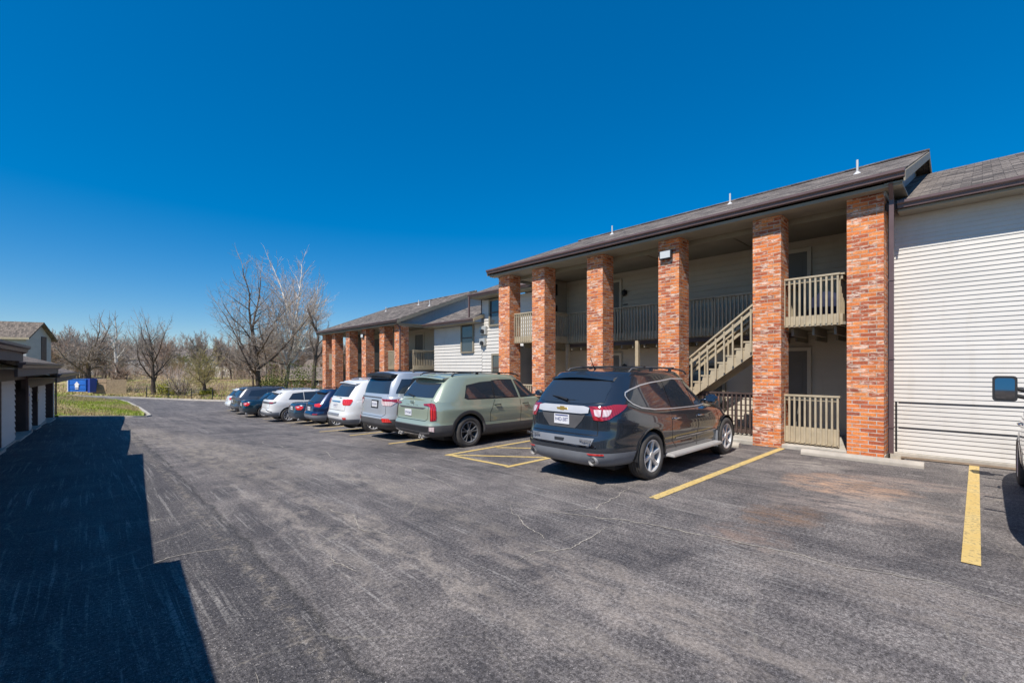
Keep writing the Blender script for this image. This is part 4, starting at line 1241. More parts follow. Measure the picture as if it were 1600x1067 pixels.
def make_car(c, label, cat, pos, yaw=0.0, group=None, name="parked_car"):
    k = Car(c); W, L = k.W, k.L
    z0 = ground_z(pos[0], pos[1]); z1 = ground_z(pos[0] + c['ro'] + c['wb'], pos[1])
    root = empty(name, (pos[0], pos[1], (z0 + z1) / 2 if abs(z0 - z1) > .001 else z0), yaw)
    tag(root, label, cat, group)
    # split the plastic cladding off the painted shell
    bm = k.bm; cz = c.get('clad', .46)
    clad_side = c.get('clad_side', cz)
    paint = c['paint']
    lowbm = bm.copy()
    def keep(b, fn):
        d = [f for f in b.faces if not fn(f.calc_center_median())]
        bmesh.ops.delete(b, geom=d, context='FACES')
    for b in (bm, lowbm):
        for zz in {cz, clad_side}:
            bmesh.ops.bisect_plane(b, geom=b.verts[:] + b.edges[:] + b.faces[:], plane_co=(0, 0, zz), plane_no=(0, 0, 1))
    fn = lambda p: (p.z < clad_side if .75 < p.x < L - .75 else p.z < cz)
    keep(bm, lambda p: not fn(p)); keep(lowbm, fn)
    def sharp(o, ang=42):
        me = o.data
        for p in me.polygons: p.use_smooth = True
        b = bmesh.new(); b.from_mesh(me)
        for e in b.edges:
            if len(e.link_faces) == 2 and e.calc_face_angle(0) > R(ang): e.smooth = False
        b.to_mesh(me); b.free()
    body = from_bm("body", bm, paint, root); sharp(body)
    cl = from_bm("lower_cladding", lowbm, M[c.get('cladmat', 'cladding')], root); sharp(cl)
    k.body = body; k.root = root
    for ax in k.axles:
        for sd in (-1, 1): wheel(root, c.get('rim', 'five'), c['wr'], ax, sd * (W - .135), sd)
    # arches
    wr = c['wr']
    def ring(ax, r0, r1, nn=26, lo=-.05):
        A = [(k.sx(ax) + r1 * math.cos(t), wr + r1 * math.sin(t)) for t in [lo + (math.pi - 2 * lo) * i / nn for i in range(nn + 1)]]
        B = [(k.sx(ax) + r0 * math.cos(t), wr + r0 * math.sin(t)) for t in [lo + (math.pi - 2 * lo) * i / nn for i in range(nn + 1)]]
        return A, B
    gap = c.get('gap', .055)
    for ax in k.axles:
        A, B = ring(ax, wr + gap + .004, wr + gap + c.get('lip', .03))
        for sg in (1, -1):
            bm = bmesh.new()
            rows = []
            for (a, z), (b, y) in zip(A, B):
                r = []
                for (u, v, of) in ((a, z, .003), (b, y, .016)):
                    h, n = k.cast(u * sg, v)
                    r.append(None if h is None else bm.verts.new((h.x, math.copysign(abs(h.y) + of, h.y), h.z)))
                if r[1] is not None: r.append(bm.verts.new((r[1].co.x, r[1].co.y * .965, r[1].co.z)))
                else: r.append(None)
                rows.append(r)
            for r0, r1 in zip(rows, rows[1:]):
                for j in (0, 1):
                    q = (r0[j], r1[j], r1[j + 1], r0[j + 1])
                    if None not in q: bm.faces.new(q)
            fix_normals(bm)
            from_bm("wheel_arch", bm, M[c['cladmat']] if c.get('arch_clad') else paint, body, smooth=True)
        for sd in (-1, 1):
            bm = bmesh.new()
            nseg = 20; rad = wr + gap - .004; P = []
            for i in range(nseg + 1):
                t = -0.1 + (math.pi + .2) * i / nseg; P.append((ax + rad * math.cos(t), wr + rad * math.sin(t)))
            rows = [[bm.verts.new((x, sd * (W - .02 - .0), z)), bm.verts.new((x, sd * (W - .30), z))] for x, z in P]
            for a, b in zip(rows, rows[1:]): bm.faces.new((a[0], b[0], b[1], a[1]))
            bm.faces.new([r[1] for r in rows])
            fix_normals(bm); from_bm("wheel_liner", bm, M['dark'], root)
    # side glass
    for i, poly in enumerate(c['side_glass']):
        P = [(k.sx(x), z) for x, z in poly]
        cx = sum(p[0] for p in P) / len(P); cz_ = sum(p[1] for p in P) / len(P)
        tr = c.get('trim', .018)
        Q = [(a + (tr if a > cx else -tr), z + (tr if z > cz_ else -tr)) for a, z in P]
        if tr: 
            q = k.patch("window_trim", Q, c.get('trimmat', 'dark'), root, .002, .07, True)
        k.patch("side_window", P, 'car_glass', root, .005, .07, True)
    k.patch("rear_window", c['rear_glass'], 'car_glass', root, .006, .05)
    if 'rear_trim' in c: k.patch("rear_window_trim", c['rear_trim'], 'dark', root, .003, .06)
    # seams
    seams = [[(k.sx(x), z) for x, z in ln] for ln in c.get('seams', [])]
    for ln in seams: k.line("door_seam", ln, .013, 'dark', body)
    for ln in c.get('rear_seams', []): k.line("tailgate_seam", ln, .012, 'dark', body)
    for (nm, poly, mat, mir, off) in c.get('rear', []): k.patch(nm, poly, mat, root, off, .045, mir)
    for (nm, poly, mat, off, th) in c.get('side', []): k.patch(nm, [(k.sx(x), z) for x, z in poly], mat, root, off, .08, True, th)
    # handles
    for (x, z) in c.get('handles', []):
        for sg in (1, -1):
            bm = bmesh.new()
            h, n = k.cast(k.sx(x) * sg, z)
            if h is None: continue
            y = abs(h.y)
            add_tube(bm, [(x - .10, sg * -1 * (y - .002), z), (x - .085, -sg * (y + .032), z), (x + .085, -sg * (y + .034), z), (x + .10, -sg * (y - .002), z)], .013, 6)
            from_bm("door_handle", bm, M[c.get('handlemat', 'chrome')], root, smooth=True)
    # mirrors
    if 'mirror' in c:
        mx, mz = c['mirror']
        for sg in (-1, 1):
            bm = bmesh.new(); gl = bmesh.new()
            h, n = k.cast(k.sx(mx) * -sg, mz - .06); y0 = abs(h.y) if h else W
            add_beam(bm, (mx, sg * (y0 - .02), mz - .03), (mx + .02, sg * (y0 + .12), mz), .07, .04)
            b2 = bmesh.new(); bmesh.ops.create_cube(b2, size=1.0)
            bmesh.ops.bevel(b2, geom=b2.edges[:], offset=.22, segments=3, affect='EDGES')
            for v in b2.verts: v.co = Vector((mx + .04 + v.co.x * .15, sg * (y0 + .19 + v.co.y * .22), mz + .02 + v.co.z * .165))
            tm = bpy.data.meshes.new("t"); b2.to_mesh(tm); b2.free(); bm.from_mesh(tm); bpy.data.meshes.remove(tm)
            add_box(gl, mx - .042, mx - .037, sg * (y0 + .19) - .085, sg * (y0 + .19) + .085, mz - .035, mz + .075)
            mo = from_bm("wing_mirror", bm, c.get('mirrormat', paint), root, smooth=True); from_bm("mirror_glass", gl, M['chrome'], mo)
    if 'rails' in c:
        x0, x1 = c['rails']
        yr = c['gh']['w1'] - .06
        for sg in (-1, 1):
            bm = bmesh.new()
            zz = lambda x: tab(c['roof'], x) + .012
            pts = [(x0, sg * yr, zz(x0)), (x0 + .09, sg * yr, zz(x0 + .1) + .05), (x0 + .3, sg * yr, zz(x0 + .3) + .062), ((x0 + x1) / 2, sg * yr, zz((x0 + x1) / 2) + .062), (x1 - .3, sg * yr, zz(x1 - .3) + .06), (x1 - .09, sg * yr, zz(x1 - .1) + .045), (x1, sg * yr, zz(x1))]
            add_tube(bm, pts, .017, 6)
            for q in (.35, .68):
                x = lerp(x0, x1, q); add_box(bm, x - .04, x + .04, sg * yr - .012, sg * yr + .012, zz(x) - .01, zz(x) + .055)
            from_bm("roof_rail", bm, M[c.get('railmat', 'dark')], root, smooth=True)
        if c.get('bars'):
            for q in c['bars']:
                bm = bmesh.new(); x = lerp(x0, x1, q); add_beam(bm, (x, -yr - .03, zz(x) + .075), (x, yr + .03, zz(x) + .075), .05, .022)
                from_bm("roof_bar", bm, M['dark'], root)
    if c.get('spoiler'):
        x0, x1, zt, th = c['spoiler']; w = c['gh']['w1'] * .9; bm = bmesh.new()
        n = 10; rows = []
        for i in range(n + 1):
            y = lerp(-w, w, i / n); e = 1 - (abs(y) / w) ** 4 * .25; cr = .05 * (1 - (y / w) ** 2)
            xa = x0 + (1 - e) * .5
            rows.append([bm.verts.new(p) for p in ((xa, y, zt - th + cr), (xa + .01, y, zt + cr - .01), (x1, y, zt + cr + c.get('sprise', .02)), (x1, y, zt + cr - .1), (xa + .12, y, zt - th - .012 + cr))])
        for a, b in zip(rows, rows[1:]):
            for i in range(5): bm.faces.new((a[i], a[(i + 1) % 5], b[(i + 1) % 5], b[i]))
        bm.faces.new(rows[0]); bm.faces.new(rows[-1][::-1]); fix_normals(bm)
        from_bm("rear_spoiler", bm, M[c['spmat']] if 'spmat' in c else paint, root)
    if 'wiper' in c:
        y0, y1, z = c['wiper']; bm = bmesh.new()
        h, n = k.cast(-y0, z); h2, n2 = k.cast(-y1, z + .05)
        add_tube(bm, [h + Vector((-.03, 0, 0)), (h + h2) / 2 + Vector((-.035, 0, .01)), h2 + Vector((-.02, 0, 0))], [.022, .014, .007], 6)
        from_bm("rear_wiper", bm, M['dark'], root)
    for (y, z, r) in c.get('exhaust', []):
        h_, _n = k.cast(-y, max(z, c.get('zb', .24) + .10)); ex = (h_.x if h_ else .1)
        bm = bmesh.new()
        add_tube(bm, [(ex + .22, y, z + .01), (ex - .03, y, z)], [r, r], 16, False); add_tube(bm, [(ex + .2, y, z + .01), (ex - .03, y, z)], [r * .78, r * .82], 14, False)
        a = [v for v in bm.verts]; 
        e = from_bm("exhaust_tip", bm, M['rim_silver'], root, smooth=True)
        bm = bmesh.new(); add_tube(bm, [(ex + .02, y, z), (ex + .01, y, z)], r * .8, 12); from_bm("bore", bm, M['dark'], e)
    if 'fin' in c:
        x = c['fin']; zt = tab(c['roof'], x) + .05; bm = bmesh.new()
        add_prism(bm, [(x - .06, zt - .02), (x - .02, zt + .06), (x + .02, zt + .05), (x + .12, zt - .02)], lambda a, b: (a, -.018, b), lambda a, b: (a, .018, b)); fix_normals(bm)
        from_bm("antenna", bm, paint if not c.get('findark') else M['dark'], root)
    if 'plate' in c:
        y, z, txt = c['plate']; h, n = k.cast(-y, z)
        p = board("number_plate", root, M['plate'], h.x - .022, h.x - .012, y - .152, y + .152, z - .076, z + .076)
        text_part("plate_lettering", txt, .085, 'plate_ink', p, (h.x - .0235, y, z - .008), REAR, .001, 1.0, .8)
        if c.get('plate_top'):
            board("plate_band", p, M['plate_ink'], h.x - .024, h.x - .0225, y - .13, y + .13, z + .048, z + .066)
    # dark underbody
    bm = bmesh.new(); add_box(bm, .55, L - .6, -W + .33, W - .33, .2, .36); from_bm("underbody", bm, M['dark'], root)
    if c.get('seats'):
        pass
    return root, k
GRP = "cars parked nose in along the apartment block"
# --- dark blue-grey three-row SUV, nearest
P_blk = mk_paint("blue_graphite_paint", (0.028, 0.036, 0.048), 0.35, 0.22, 0.04)
C = 5.17
black = dict(L=5.12, W=1.99, ro=1.15, wb=3.05, wr=.385, gap=.05, zb=.25, nr=5.2, nf=3.6,
    belt=[(0, 1.23), (.45, 1.22), (1.0, 1.13), (1.6, 1.08), (2.6, 1.05), (3.5, 1.03), (3.95, 1.01), (4.5, .95), (5.0, .80), (5.12, .74)],
    roof=[(.2, 1.58), (.45, 1.66), (.9, 1.705), (1.6, 1.725), (2.4, 1.71), (3.0, 1.66), (3.4, 1.60), (4.2, 1.4)],
    low=[(0, .16, .30, .86), (.06, .07, .12, .93), (.15, .02, .04, .968), (.3, 0, 0, .985), (.38, .01, .01, .978), (.46, .03, .02, .992), (.56, .07, .04, 1.0), (.66, .085, .05, 1.0), (.745, .087, .08, 1.004), (.80, .09, .1, .984), (.92, .115, .2, .965), (1, .15, .3, .925)],
    gh=dict(xr=[(0, .13), (.35, .24), (.8, .44), (1, .56)], xf=[(0, 4.18), (.4, 3.72), (.8, 3.32), (1, 3.10)], w0=.925, w1=.70, nr=4.6, nf=3.4),
    paint=P_blk, clad=.52, clad_side=.36, cladmat='cladding_lt', rim='six',
    side_glass=[[(.64, 1.36), (.67, 1.30), (.76, 1.24), (.95, 1.18), (1.32, 1.135), (1.86, 1.115), (1.80, 1.53), (1.45, 1.525), (1.10, 1.49), (.80, 1.43), (.67, 1.39)],
                [(1.90, 1.115), (2.76, 1.10), (2.66, 1.56), (2.2, 1.575), (1.84, 1.55)],
                [(2.83, 1.10), (3.72, 1.10), (3.6, 1.20), (3.15, 1.48), (2.95, 1.545), (2.73, 1.565)]],
    trim=0,
    rear_glass=[(-.70, 1.27), (-.4, 1.235), (.4, 1.235), (.70, 1.27), (.74, 1.35), (.60, 1.56), (.5, 1.575), (-.5, 1.575), (-.60, 1.56), (-.74, 1.35)],
    seams=[[(1.98, .42), (1.84, .55), (1.78, .8), (1.86, 1.09)], [(2.79, .38), (2.82, 1.07)], [(3.78, .42), (3.84, .7), (3.78, .98)]],
    rear_seams=[[(-.66, 1.2), (-.64, .98), (-.655, .78), (.655, .78), (.64, .98), (.66, 1.2)]],
    rear=[("tail_lamp", [(.47, 1.20), (.50, 1.185), (.585, 1.005), (.72, .995), (.95, 1.02), (1.2, 1.09), (1.42, 1.20), (1.46, 1.225), (1.2, 1.225), (.8, 1.205)], 'lamp_dkred', True, .012),
          ("lamp_lens", [(.57, 1.155), (.60, 1.07), (.66, 1.05), (.695, 1.06), (.695, 1.155)], 'lamp_clear', True, .018),
          ("lamp_lens", [(.745, 1.155), (.745, 1.055), (.90, 1.06), (1.0, 1.10), (1.06, 1.155)], 'lamp_clear', True, .018),
          ("tailgate_garnish", [(-.50, 1.175), (-.40, 1.195), (.40, 1.195), (.50, 1.175), (.50, 1.10), (.38, 1.085), (-.38, 1.085), (-.50, 1.10)], 'rim_silver', False, .028),
          ("plate_recess", [(-.44, 1.08), (.44, 1.08), (.38, .98), (.26, .86), (-.26, .86), (-.38, .98)], 'cladding', False, .006),
          ("bumper_step", [(-.62, .735), (.62, .735), (.58, .62), (-.58, .62)], 'cladding_lt', False, .008),
          ("bumper_trim", [(-.66, .625), (.66, .625), (.66, .605), (-.66, .605)], 'chrome', False, .014),
          ("tow_cover", [(-.10, .70), (.10, .70), (.09, .655), (-.09, .655)], 'dark', False, .012),
          ("reflector", [(.52, .515), (.80, .515), (.80, .49), (.56, .49)], 'lamp_red', True, .012)],
    side=[("door_moulding", [(1.95, .60), (3.72, .60), (3.72, .575), (1.95, .575)], 'chrome', .008, 0),
          ("filler_seam", [(.62, .86), (.64, .80), (.86, .80), (.86, .81), (.65, .81), (.63, .86)], 'dark', .002, 0)],
    handles=[(1.98, .93), (2.92, .92)], mirror=(3.55, 1.17), mirrormat=mk_paint("mirror_paint", (.03, .05, .08), .7, .2),
    rails=(1.0, 3.05), railmat='cladding', bars=(.22, .72), spoiler=(.44, .75, 1.635, .05), wiper=(-.05, .32, 1.285),
    exhaust=[(-.60, .40, .068), (.60, .40, .068)], plate=(.0, .985, "H4D-58T"), plate_top=True)
r_, k_ = make_car(black, "dark blue grey SUV with gold cross emblem and silver running boards, nearest the camera", "SUV", (5.38, 4.60), R(.3), GRP)
# chrome outline of the side glass
def loop(pts): return pts + [pts[0]]
gl_out = [(.62, 1.355), (.65, 1.29), (.745, 1.225), (.94, 1.162), (1.31, 1.115), (1.9, 1.093), (2.8, 1.08), (3.76, 1.08), (3.63, 1.205), (3.18, 1.495), (2.97, 1.565), (2.7, 1.585), (2.2, 1.595), (1.75, 1.56), (1.45, 1.545), (1.09, 1.508), (.79, 1.447), (.655, 1.405)]
k_.line("window_trim", [(k_.sx(x), z) for x, z in loop(gl_out)], .018, 'rim_silver', r_, .009)
# running boards
for sg in (-1, 1):
    bm = bmesh.new()
    add_beam(bm, (1.62, sg * 1.03, .335), (3.62, sg * 1.03, .335), .16, .055)
    for x in (2.0, 2.7, 3.3): add_beam(bm, (x, sg * .7, .30), (x, sg * 1.0, .325), .05, .03)
    bmesh.ops.bevel(bm, geom=bm.edges[:], offset=.012, segments=2, affect='EDGES')
    from_bm("running_board", bm, M['rim_silver'], r_, smooth=False)
h_, n_ = k_.cast(0, 1.155)
bm = bmesh.new(); x_ = h_.x - .034
for pts in ([(-.115, -.018), (-.095, .018), (.115, .018), (.095, -.018)], [(-.04, -.038), (-.04, .038), (.04, .038), (.04, -.038)]):
    add_prism(bm, pts, lambda a, b: (x_ - .004, a, 1.148 + b), lambda a, b: (x_ + .01, a, 1.148 + b)); x_ -= .002
fix_normals(bm); from_bm("emblem", bm, M['gold'], r_)
h_, _ = k_.cast(.5, .72); text_part("lettering", "TRAVERSE", .062, 'chrome', r_, (h_.x - .05, .55, .715), REAR, .004, 1.05)
text_part("lettering", "PREMIER", .058, 'chrome', r_, (h_.x - .05, -.52, .695), REAR, .004, 1.05)
# mud flaps and whip antenna
for sg in (-1, 1):
    bm = bmesh.new(); add_box(bm, 3.70, 3.73, sg * .86 - .13, sg * .86 + .13, .22, .55)
    from_bm("mud_flap", bm, M['cladding_lt'], r_)
bm = bmesh.new(); add_tube(bm, [(.95, -.02, 1.76), (.88, -.02, 1.83), (.80, -.02, 1.97)], [.02, .008, .004], 6); from_bm("antenna", bm, M['dark'], r_)

# --- sage green boxy SUV
P_grn = mk_paint("sage_green_paint", (0.36, 0.42, 0.325), 0.25, 0.28, 0.06)
green = dict(L=5.0, W=1.99, ro=1.08, wb=2.9, wr=.385, gap=.06, zb=.27, nr=7, nf=5,
    belt=[(0, 1.13), (.6, 1.14), (1.8, 1.135), (2.8, 1.12), (3.5, 1.10), (3.9, 1.08), (4.5, 1.05), (4.85, .99), (5.0, .9)],
    roof=[(.1, 1.65), (.5, 1.70), (1.2, 1.735), (2.0, 1.74), (2.6, 1.72), (3.1, 1.66), (3.6, 1.52)],
    low=[(0, .14, .25, .88), (.07, .05, .1, .95), (.18, 0, .02, .975), (.32, 0, 0, .985), (.38, .02, .0, .978), (.46, .05, .01, .99), (.6, .07, .015, .998), (.76, .078, .02, 1.003), (.83, .085, .04, .984), (1, .12, .1, .955)],
    gh=dict(xr=[(0, .13), (.4, .29), (.85, .52), (1, .62)], xf=[(0, 4.0), (.4, 3.62), (.8, 3.27), (1, 3.08)], w0=.955, w1=.75, nr=6.2, nf=4.2),
    paint=P_grn, clad=.60, clad_side=.52, cladmat='cladding', arch_clad=True, lip=.085, rim='twin5',
    side_glass=[[(.98, 1.22), (1.08, 1.185), (1.88, 1.175), (1.88, 1.57), (1.5, 1.55), (1.10, 1.48)],
                [(1.93, 1.175), (2.74, 1.17), (2.62, 1.60), (2.2, 1.605), (1.93, 1.585)],
                [(2.86, 1.17), (3.62, 1.165), (3.5, 1.25), (3.08, 1.53), (2.9, 1.58), (2.74, 1.595)]],
    trim=.024,
    rear_glass=[(-.68, 1.22), (.68, 1.22), (.74, 1.26), (.63, 1.56), (-.63, 1.56), (-.74, 1.26)],
    seams=[[(1.75, .58), (1.72, .8), (1.91, 1.13)], [(2.8, .5), (2.8, 1.13)], [(3.72, .55), (3.78, .8), (3.72, 1.07)]],
    rear_seams=[[(-.70, 1.2), (-.69, .75), (-.62, .70), (.62, .70), (.69, .75), (.70, 1.2)]],
    rear=[("tail_lamp", [(.50, 1.085), (.52, 1.05), (.72, 1.035), (.77, 1.0), (.80, .70), (.98, .72), (1.0, .80), (.985, 1.02), (.94, 1.09), (.80, 1.11)], 'lamp_dkred', True, .014),
          ("lamp_lens", [(.845, .75), (.87, .75), (.86, 1.02), (.835, 1.02)], 'lamp_red', True, .02),
          ("lamp_lens", [(.925, .76), (.95, .76), (.94, 1.04), (.915, 1.04)], 'lamp_red', True, .02),
          ("tailgate_recess", [(-.60, 1.0), (.60, 1.0), (.50, .965), (-.50, .965)], 'cladding', False, .006),
          ("bumper_insert", [(-.78, .58), (.78, .58), (.74, .47), (-.74, .47)], 'dark', False, .008),
          ("skid_plate", [(-.80, .455), (-.5, .44), (-.4, .39), (.4, .39), (.5, .44), (.80, .455), (.80, .425), (.5, .405), (.42, .355), (-.42, .355), (-.5, .405), (-.80, .425)], 'chrome', False, .016),
          ("reflector", [(.80, .57), (.93, .57), (.93, .46), (.80, .48)], 'lamp_clear', True, .016)],
    side=[],
    handles=[(1.98, 1.0), (2.98, .99)], handlemat='dark', mirror=(3.48, 1.22), mirrormat=M['cladding'],
    rails=(.75, 3.0), railmat='dark', spoiler=(.38, .78, 1.685, .045), wiper=(.08, .42, 1.235),
    exhaust=[(-.42, .33, .04), (-.53, .33, .04), (.42, .33, .04), (.53, .33, .04)], plate=(.12, .86, "DT4 K6R"))
r_, k_ = make_car(green, "sage green boxy SUV with black roof rails and dark star rims", "SUV", (5.56, 9.46), R(.0), GRP)
h_, _ = k_.cast(0, 1.09)
text_part("lettering", "KIA", .095, 'chrome', r_, (h_.x - .012, 0, 1.10), REAR, .004, 1.1)
text_part("lettering", "TELLURIDE", .062, 'chrome', r_, (h_.x - .012, 0, 1.035), REAR, .004, 1.9)

# --- pale blue silver tall SUV with a black spoiler
P_slv = mk_paint("ice_silver_paint", (0.50, 0.53, 0.57), 0.3, 0.3, 0.05)
silver = dict(L=4.95, W=2.0, ro=1.0, wb=2.92, wr=.38, gap=.06, zb=.27, nr=7, nf=5, N=26,
    belt=[(0, 1.22), (.8, 1.22), (1.8, 1.17), (2.8, 1.13), (3.6, 1.11), (4.6, 1.05), (4.95, .95)],
    roof=[(.1, 1.79), (.6, 1.86), (1.3, 1.86), (1.9, 1.83), (2.6, 1.81), (3.1, 1.76), (3.6, 1.6)],
    low=[(0, .2, .25, .86), (.07, .08, .1, .95), (.2, 0, .02, .975), (.35, 0, 0, .99), (.45, .03, .0, 1.0), (.7, .05, .02, 1.0), (.9, .07, .06, .985), (1, .09, .1, .955)],
    gh=dict(xr=[(0, .09), (.5, .18), (1, .34)], xf=[(0, 4.0), (.5, 3.55), (1, 3.08)], w0=.955, w1=.80, nr=6.2, nf=4.2),
    paint=P_slv, clad=.62, clad_side=.5, cladmat='cladding', arch_clad=False, rim='five',
    side_glass=[[(.30, 1.31), (1.55, 1.27), (1.72, 1.70), (.52, 1.70)], [(1.85, 1.26), (2.72, 1.22), (2.66, 1.69), (1.85, 1.71)], [(2.82, 1.22), (3.6, 1.2), (3.1, 1.6), (2.78, 1.67)]],
    trim=.0,
    rear_glass=[(-.80, 1.30), (.80, 1.30), (.70, 1.70), (-.70, 1.70)],
    rear_seams=[[(-.74, 1.28), (-.74, .75), (-.6, .68), (.6, .68), (.74, .75), (.74, 1.28)]],
    rear=[("tail_lamp", [(.52, 1.16), (1.0, 1.14), (1.36, 1.16), (1.12, 1.06), (.95, .98), (.62, .98), (.55, 1.03)], 'lamp_clear', True, .012),
          ("lamp_lens", [(.52, 1.165), (1.0, 1.15), (1.40, 1.17), (1.14, 1.07), (.98, 1.10), (.60, 1.105)], 'lamp_dkred', True, .018),
          ("reflector", [(.62, .64), (.88, .64), (.98, .54), (.66, .54)], 'lamp_red', True, .015),
          ("plate_frame", [(-.05, 1.12), (.36, 1.12), (.36, .90), (-.05, .90)], 'dark', False, .008),
          ("tailgate_strip", [(-.70, 1.215), (.50, 1.205), (.5, 1.175), (-.70, 1.185)], 'cladding', False, .01)],
    side=[], handles=[(1.9, 1.06), (2.9, 1.04)], handlemat='cladding', mirror=(3.45, 1.25),
    rails=(.9, 3.0), spoiler=(.12, .7, 1.83, .09), spmat='dark', sprise=.03, plate=(-.16, 1.01, "SY3 K7N"), fin=.9, findark=True)
make_car(silver, "tall ice silver SUV with dark roof spoiler, between the sage green and white SUVs", "SUV", (5.75, 11.85), R(0), GRP)

# --- white SUV
P_wht = mk_paint("white_car_paint", (0.78, 0.78, 0.77), 0.0, 0.35, 0.05)
white = dict(L=4.82, W=1.92, ro=.98, wb=2.92, wr=.385, gap=.06, zb=.27, nr=5.5, nf=5, N=26,
    belt=[(0, 1.15), (.6, 1.15), (1.8, 1.12), (2.8, 1.10), (3.6, 1.08), (4.6, 1.0), (4.82, .9)],
    roof=[(.1, 1.64), (.5, 1.69), (1.2, 1.74), (2.0, 1.74), (2.6, 1.72), (3.1, 1.66), (3.6, 1.5)],
    low=[(0, .2, .25, .86), (.07, .08, .1, .95), (.2, 0, .02, .975), (.36, -.01, 0, .99), (.46, .03, .0, 1.0), (.7, .07, .02, 1.0), (.9, .10, .06, .98), (1, .13, .1, .945)],
    gh=dict(xr=[(0, .13), (.5, .30), (1, .52)], xf=[(0, 3.9), (.5, 3.5), (1, 3.0)], w0=.925, w1=.72, nr=5, nf=4),
    paint=P_wht, clad=.50, clad_side=.38, cladmat='cladding_lt', rim='ten',
    side_glass=[[(.80, 1.22), (1.75, 1.17), (1.75, 1.60), (1.05, 1.55)], [(1.82, 1.17), (2.66, 1.15), (2.6, 1.62), (1.82, 1.61)], [(2.74, 1.15), (3.55, 1.14), (3.05, 1.53), (2.72, 1.6)]],
    trim=.02,
    rear_glass=[(-.66, 1.22), (.66, 1.22), (.60, 1.57), (-.60, 1.57)],
    rear_seams=[[(-.68, 1.2), (-.66, .78), (.66, .78), (.68, 1.2)]],
    rear=[("tail_lamp", [(.46, 1.12), (.50, 1.14), (1.06, 1.15), (1.12, 1.12), (1.0, 1.0), (.92, .955), (.56, .955), (.5, 1.0)], 'lamp_red', True, .013),
          ("bumper_insert", [(-.5, .68), (.42, .68), (.42, .60), (-.5, .60)], 'cladding_lt', False, .01),
          ("plate_recess", [(-.35, 1.08), (.36, 1.08), (.3, 1.04), (-.3, 1.04)], 'chrome', False, .015),
          ("reflector", [(.60, .56), (.78, .56), (.76, .50), (.64, .50)], 'lamp_red', True, .013),
          ("emblem", [(.14, 1.185), (.3, 1.185), (.3, 1.16), (.14, 1.16)], 'dark', False, .01)],
    side=[], handles=[(1.9, .98), (2.9, .97)], handlemat='chrome', mirror=(3.4, 1.18), rails=(.9, 2.9), railmat='chrome', spoiler=(.36, .7, 1.665, .04), fin=.95, plate=(0.02, .94, "LA4 G27"))
make_car(white, "white SUV with wide red tail lamps, left of the tall ice silver SUV", "SUV", (5.95, 14.97), R(0), GRP)

# --- small dark blue crossover
P_blu = mk_paint("deep_blue_paint", (0.008, 0.020, 0.068), 0.4, 0.3, 0.05)
blue = dict(L=4.5, W=1.84, ro=.92, wb=2.68, wr=.36, gap=.055, zb=.26, nr=4.8, nf=4.5, N=24,
    belt=[(0, 1.06), (.6, 1.07), (1.8, 1.05), (2.8, 1.02), (3.4, 1.0), (4.3, .92), (4.5, .8)],
    roof=[(.1, 1.50), (.5, 1.56), (1.2, 1.60), (2.0, 1.60), (2.6, 1.57), (3.0, 1.5), (3.4, 1.35)],
    low=[(0, .2, .25, .86), (.07, .08, .1, .94), (.2, 0, .02, .97), (.38, -.01, 0, .99), (.5, .05, .0, 1.0), (.7, .08, .02, 1.0), (.9, .12, .06, .97), (1, .16, .1, .93)],
    gh=dict(xr=[(0, .17), (.5, .38), (1, .62)], xf=[(0, 3.7), (.5, 3.2), (1, 2.7)], w0=.87, w1=.66, nr=4.6, nf=4),
    paint=P_blu, clad=.56, clad_side=.42, cladmat='cladding_lt', arch_clad=True, lip=.05, rim='ten',
    side_glass=[[(1.0, 1.15), (1.7, 1.11), (1.66, 1.47), (1.2, 1.42)], [(1.76, 1.11), (2.5, 1.08), (2.4, 1.48), (1.74, 1.48)], [(2.58, 1.08), (3.3, 1.07), (2.8, 1.4), (2.5, 1.46)]],
    trim=.018, rear_glass=[(-.60, 1.12), (.60, 1.12), (.54, 1.43), (-.54, 1.43)],
    rear=[("tail_lamp", [(.42, 1.02), (.70, 1.06), (1.0, 1.06), (1.08, .98), (.92, .90), (.5, .92)], 'lamp_red', True, .013),
          ("reflector", [(.5, .62), (.8, .62), (.8, .58), (.5, .58)], 'lamp_dkred', True, .012),
          ("tailgate_strip", [(-.4, .98), (.4, .98), (.4, .95), (-.4, .95)], 'dark', False, .012)],
    side=[], handles=[(1.8, .9), (2.7, .88)], mirror=(3.2, 1.1), rails=(.9, 2.6), spoiler=(.42, .8, 1.53, .04), plate=(0, .82, "BF9 T1X"))
make_car(blue, "small deep blue crossover with silver grey lower body and swept red lamps", "car", (6.9, 20.2), R(0), GRP)

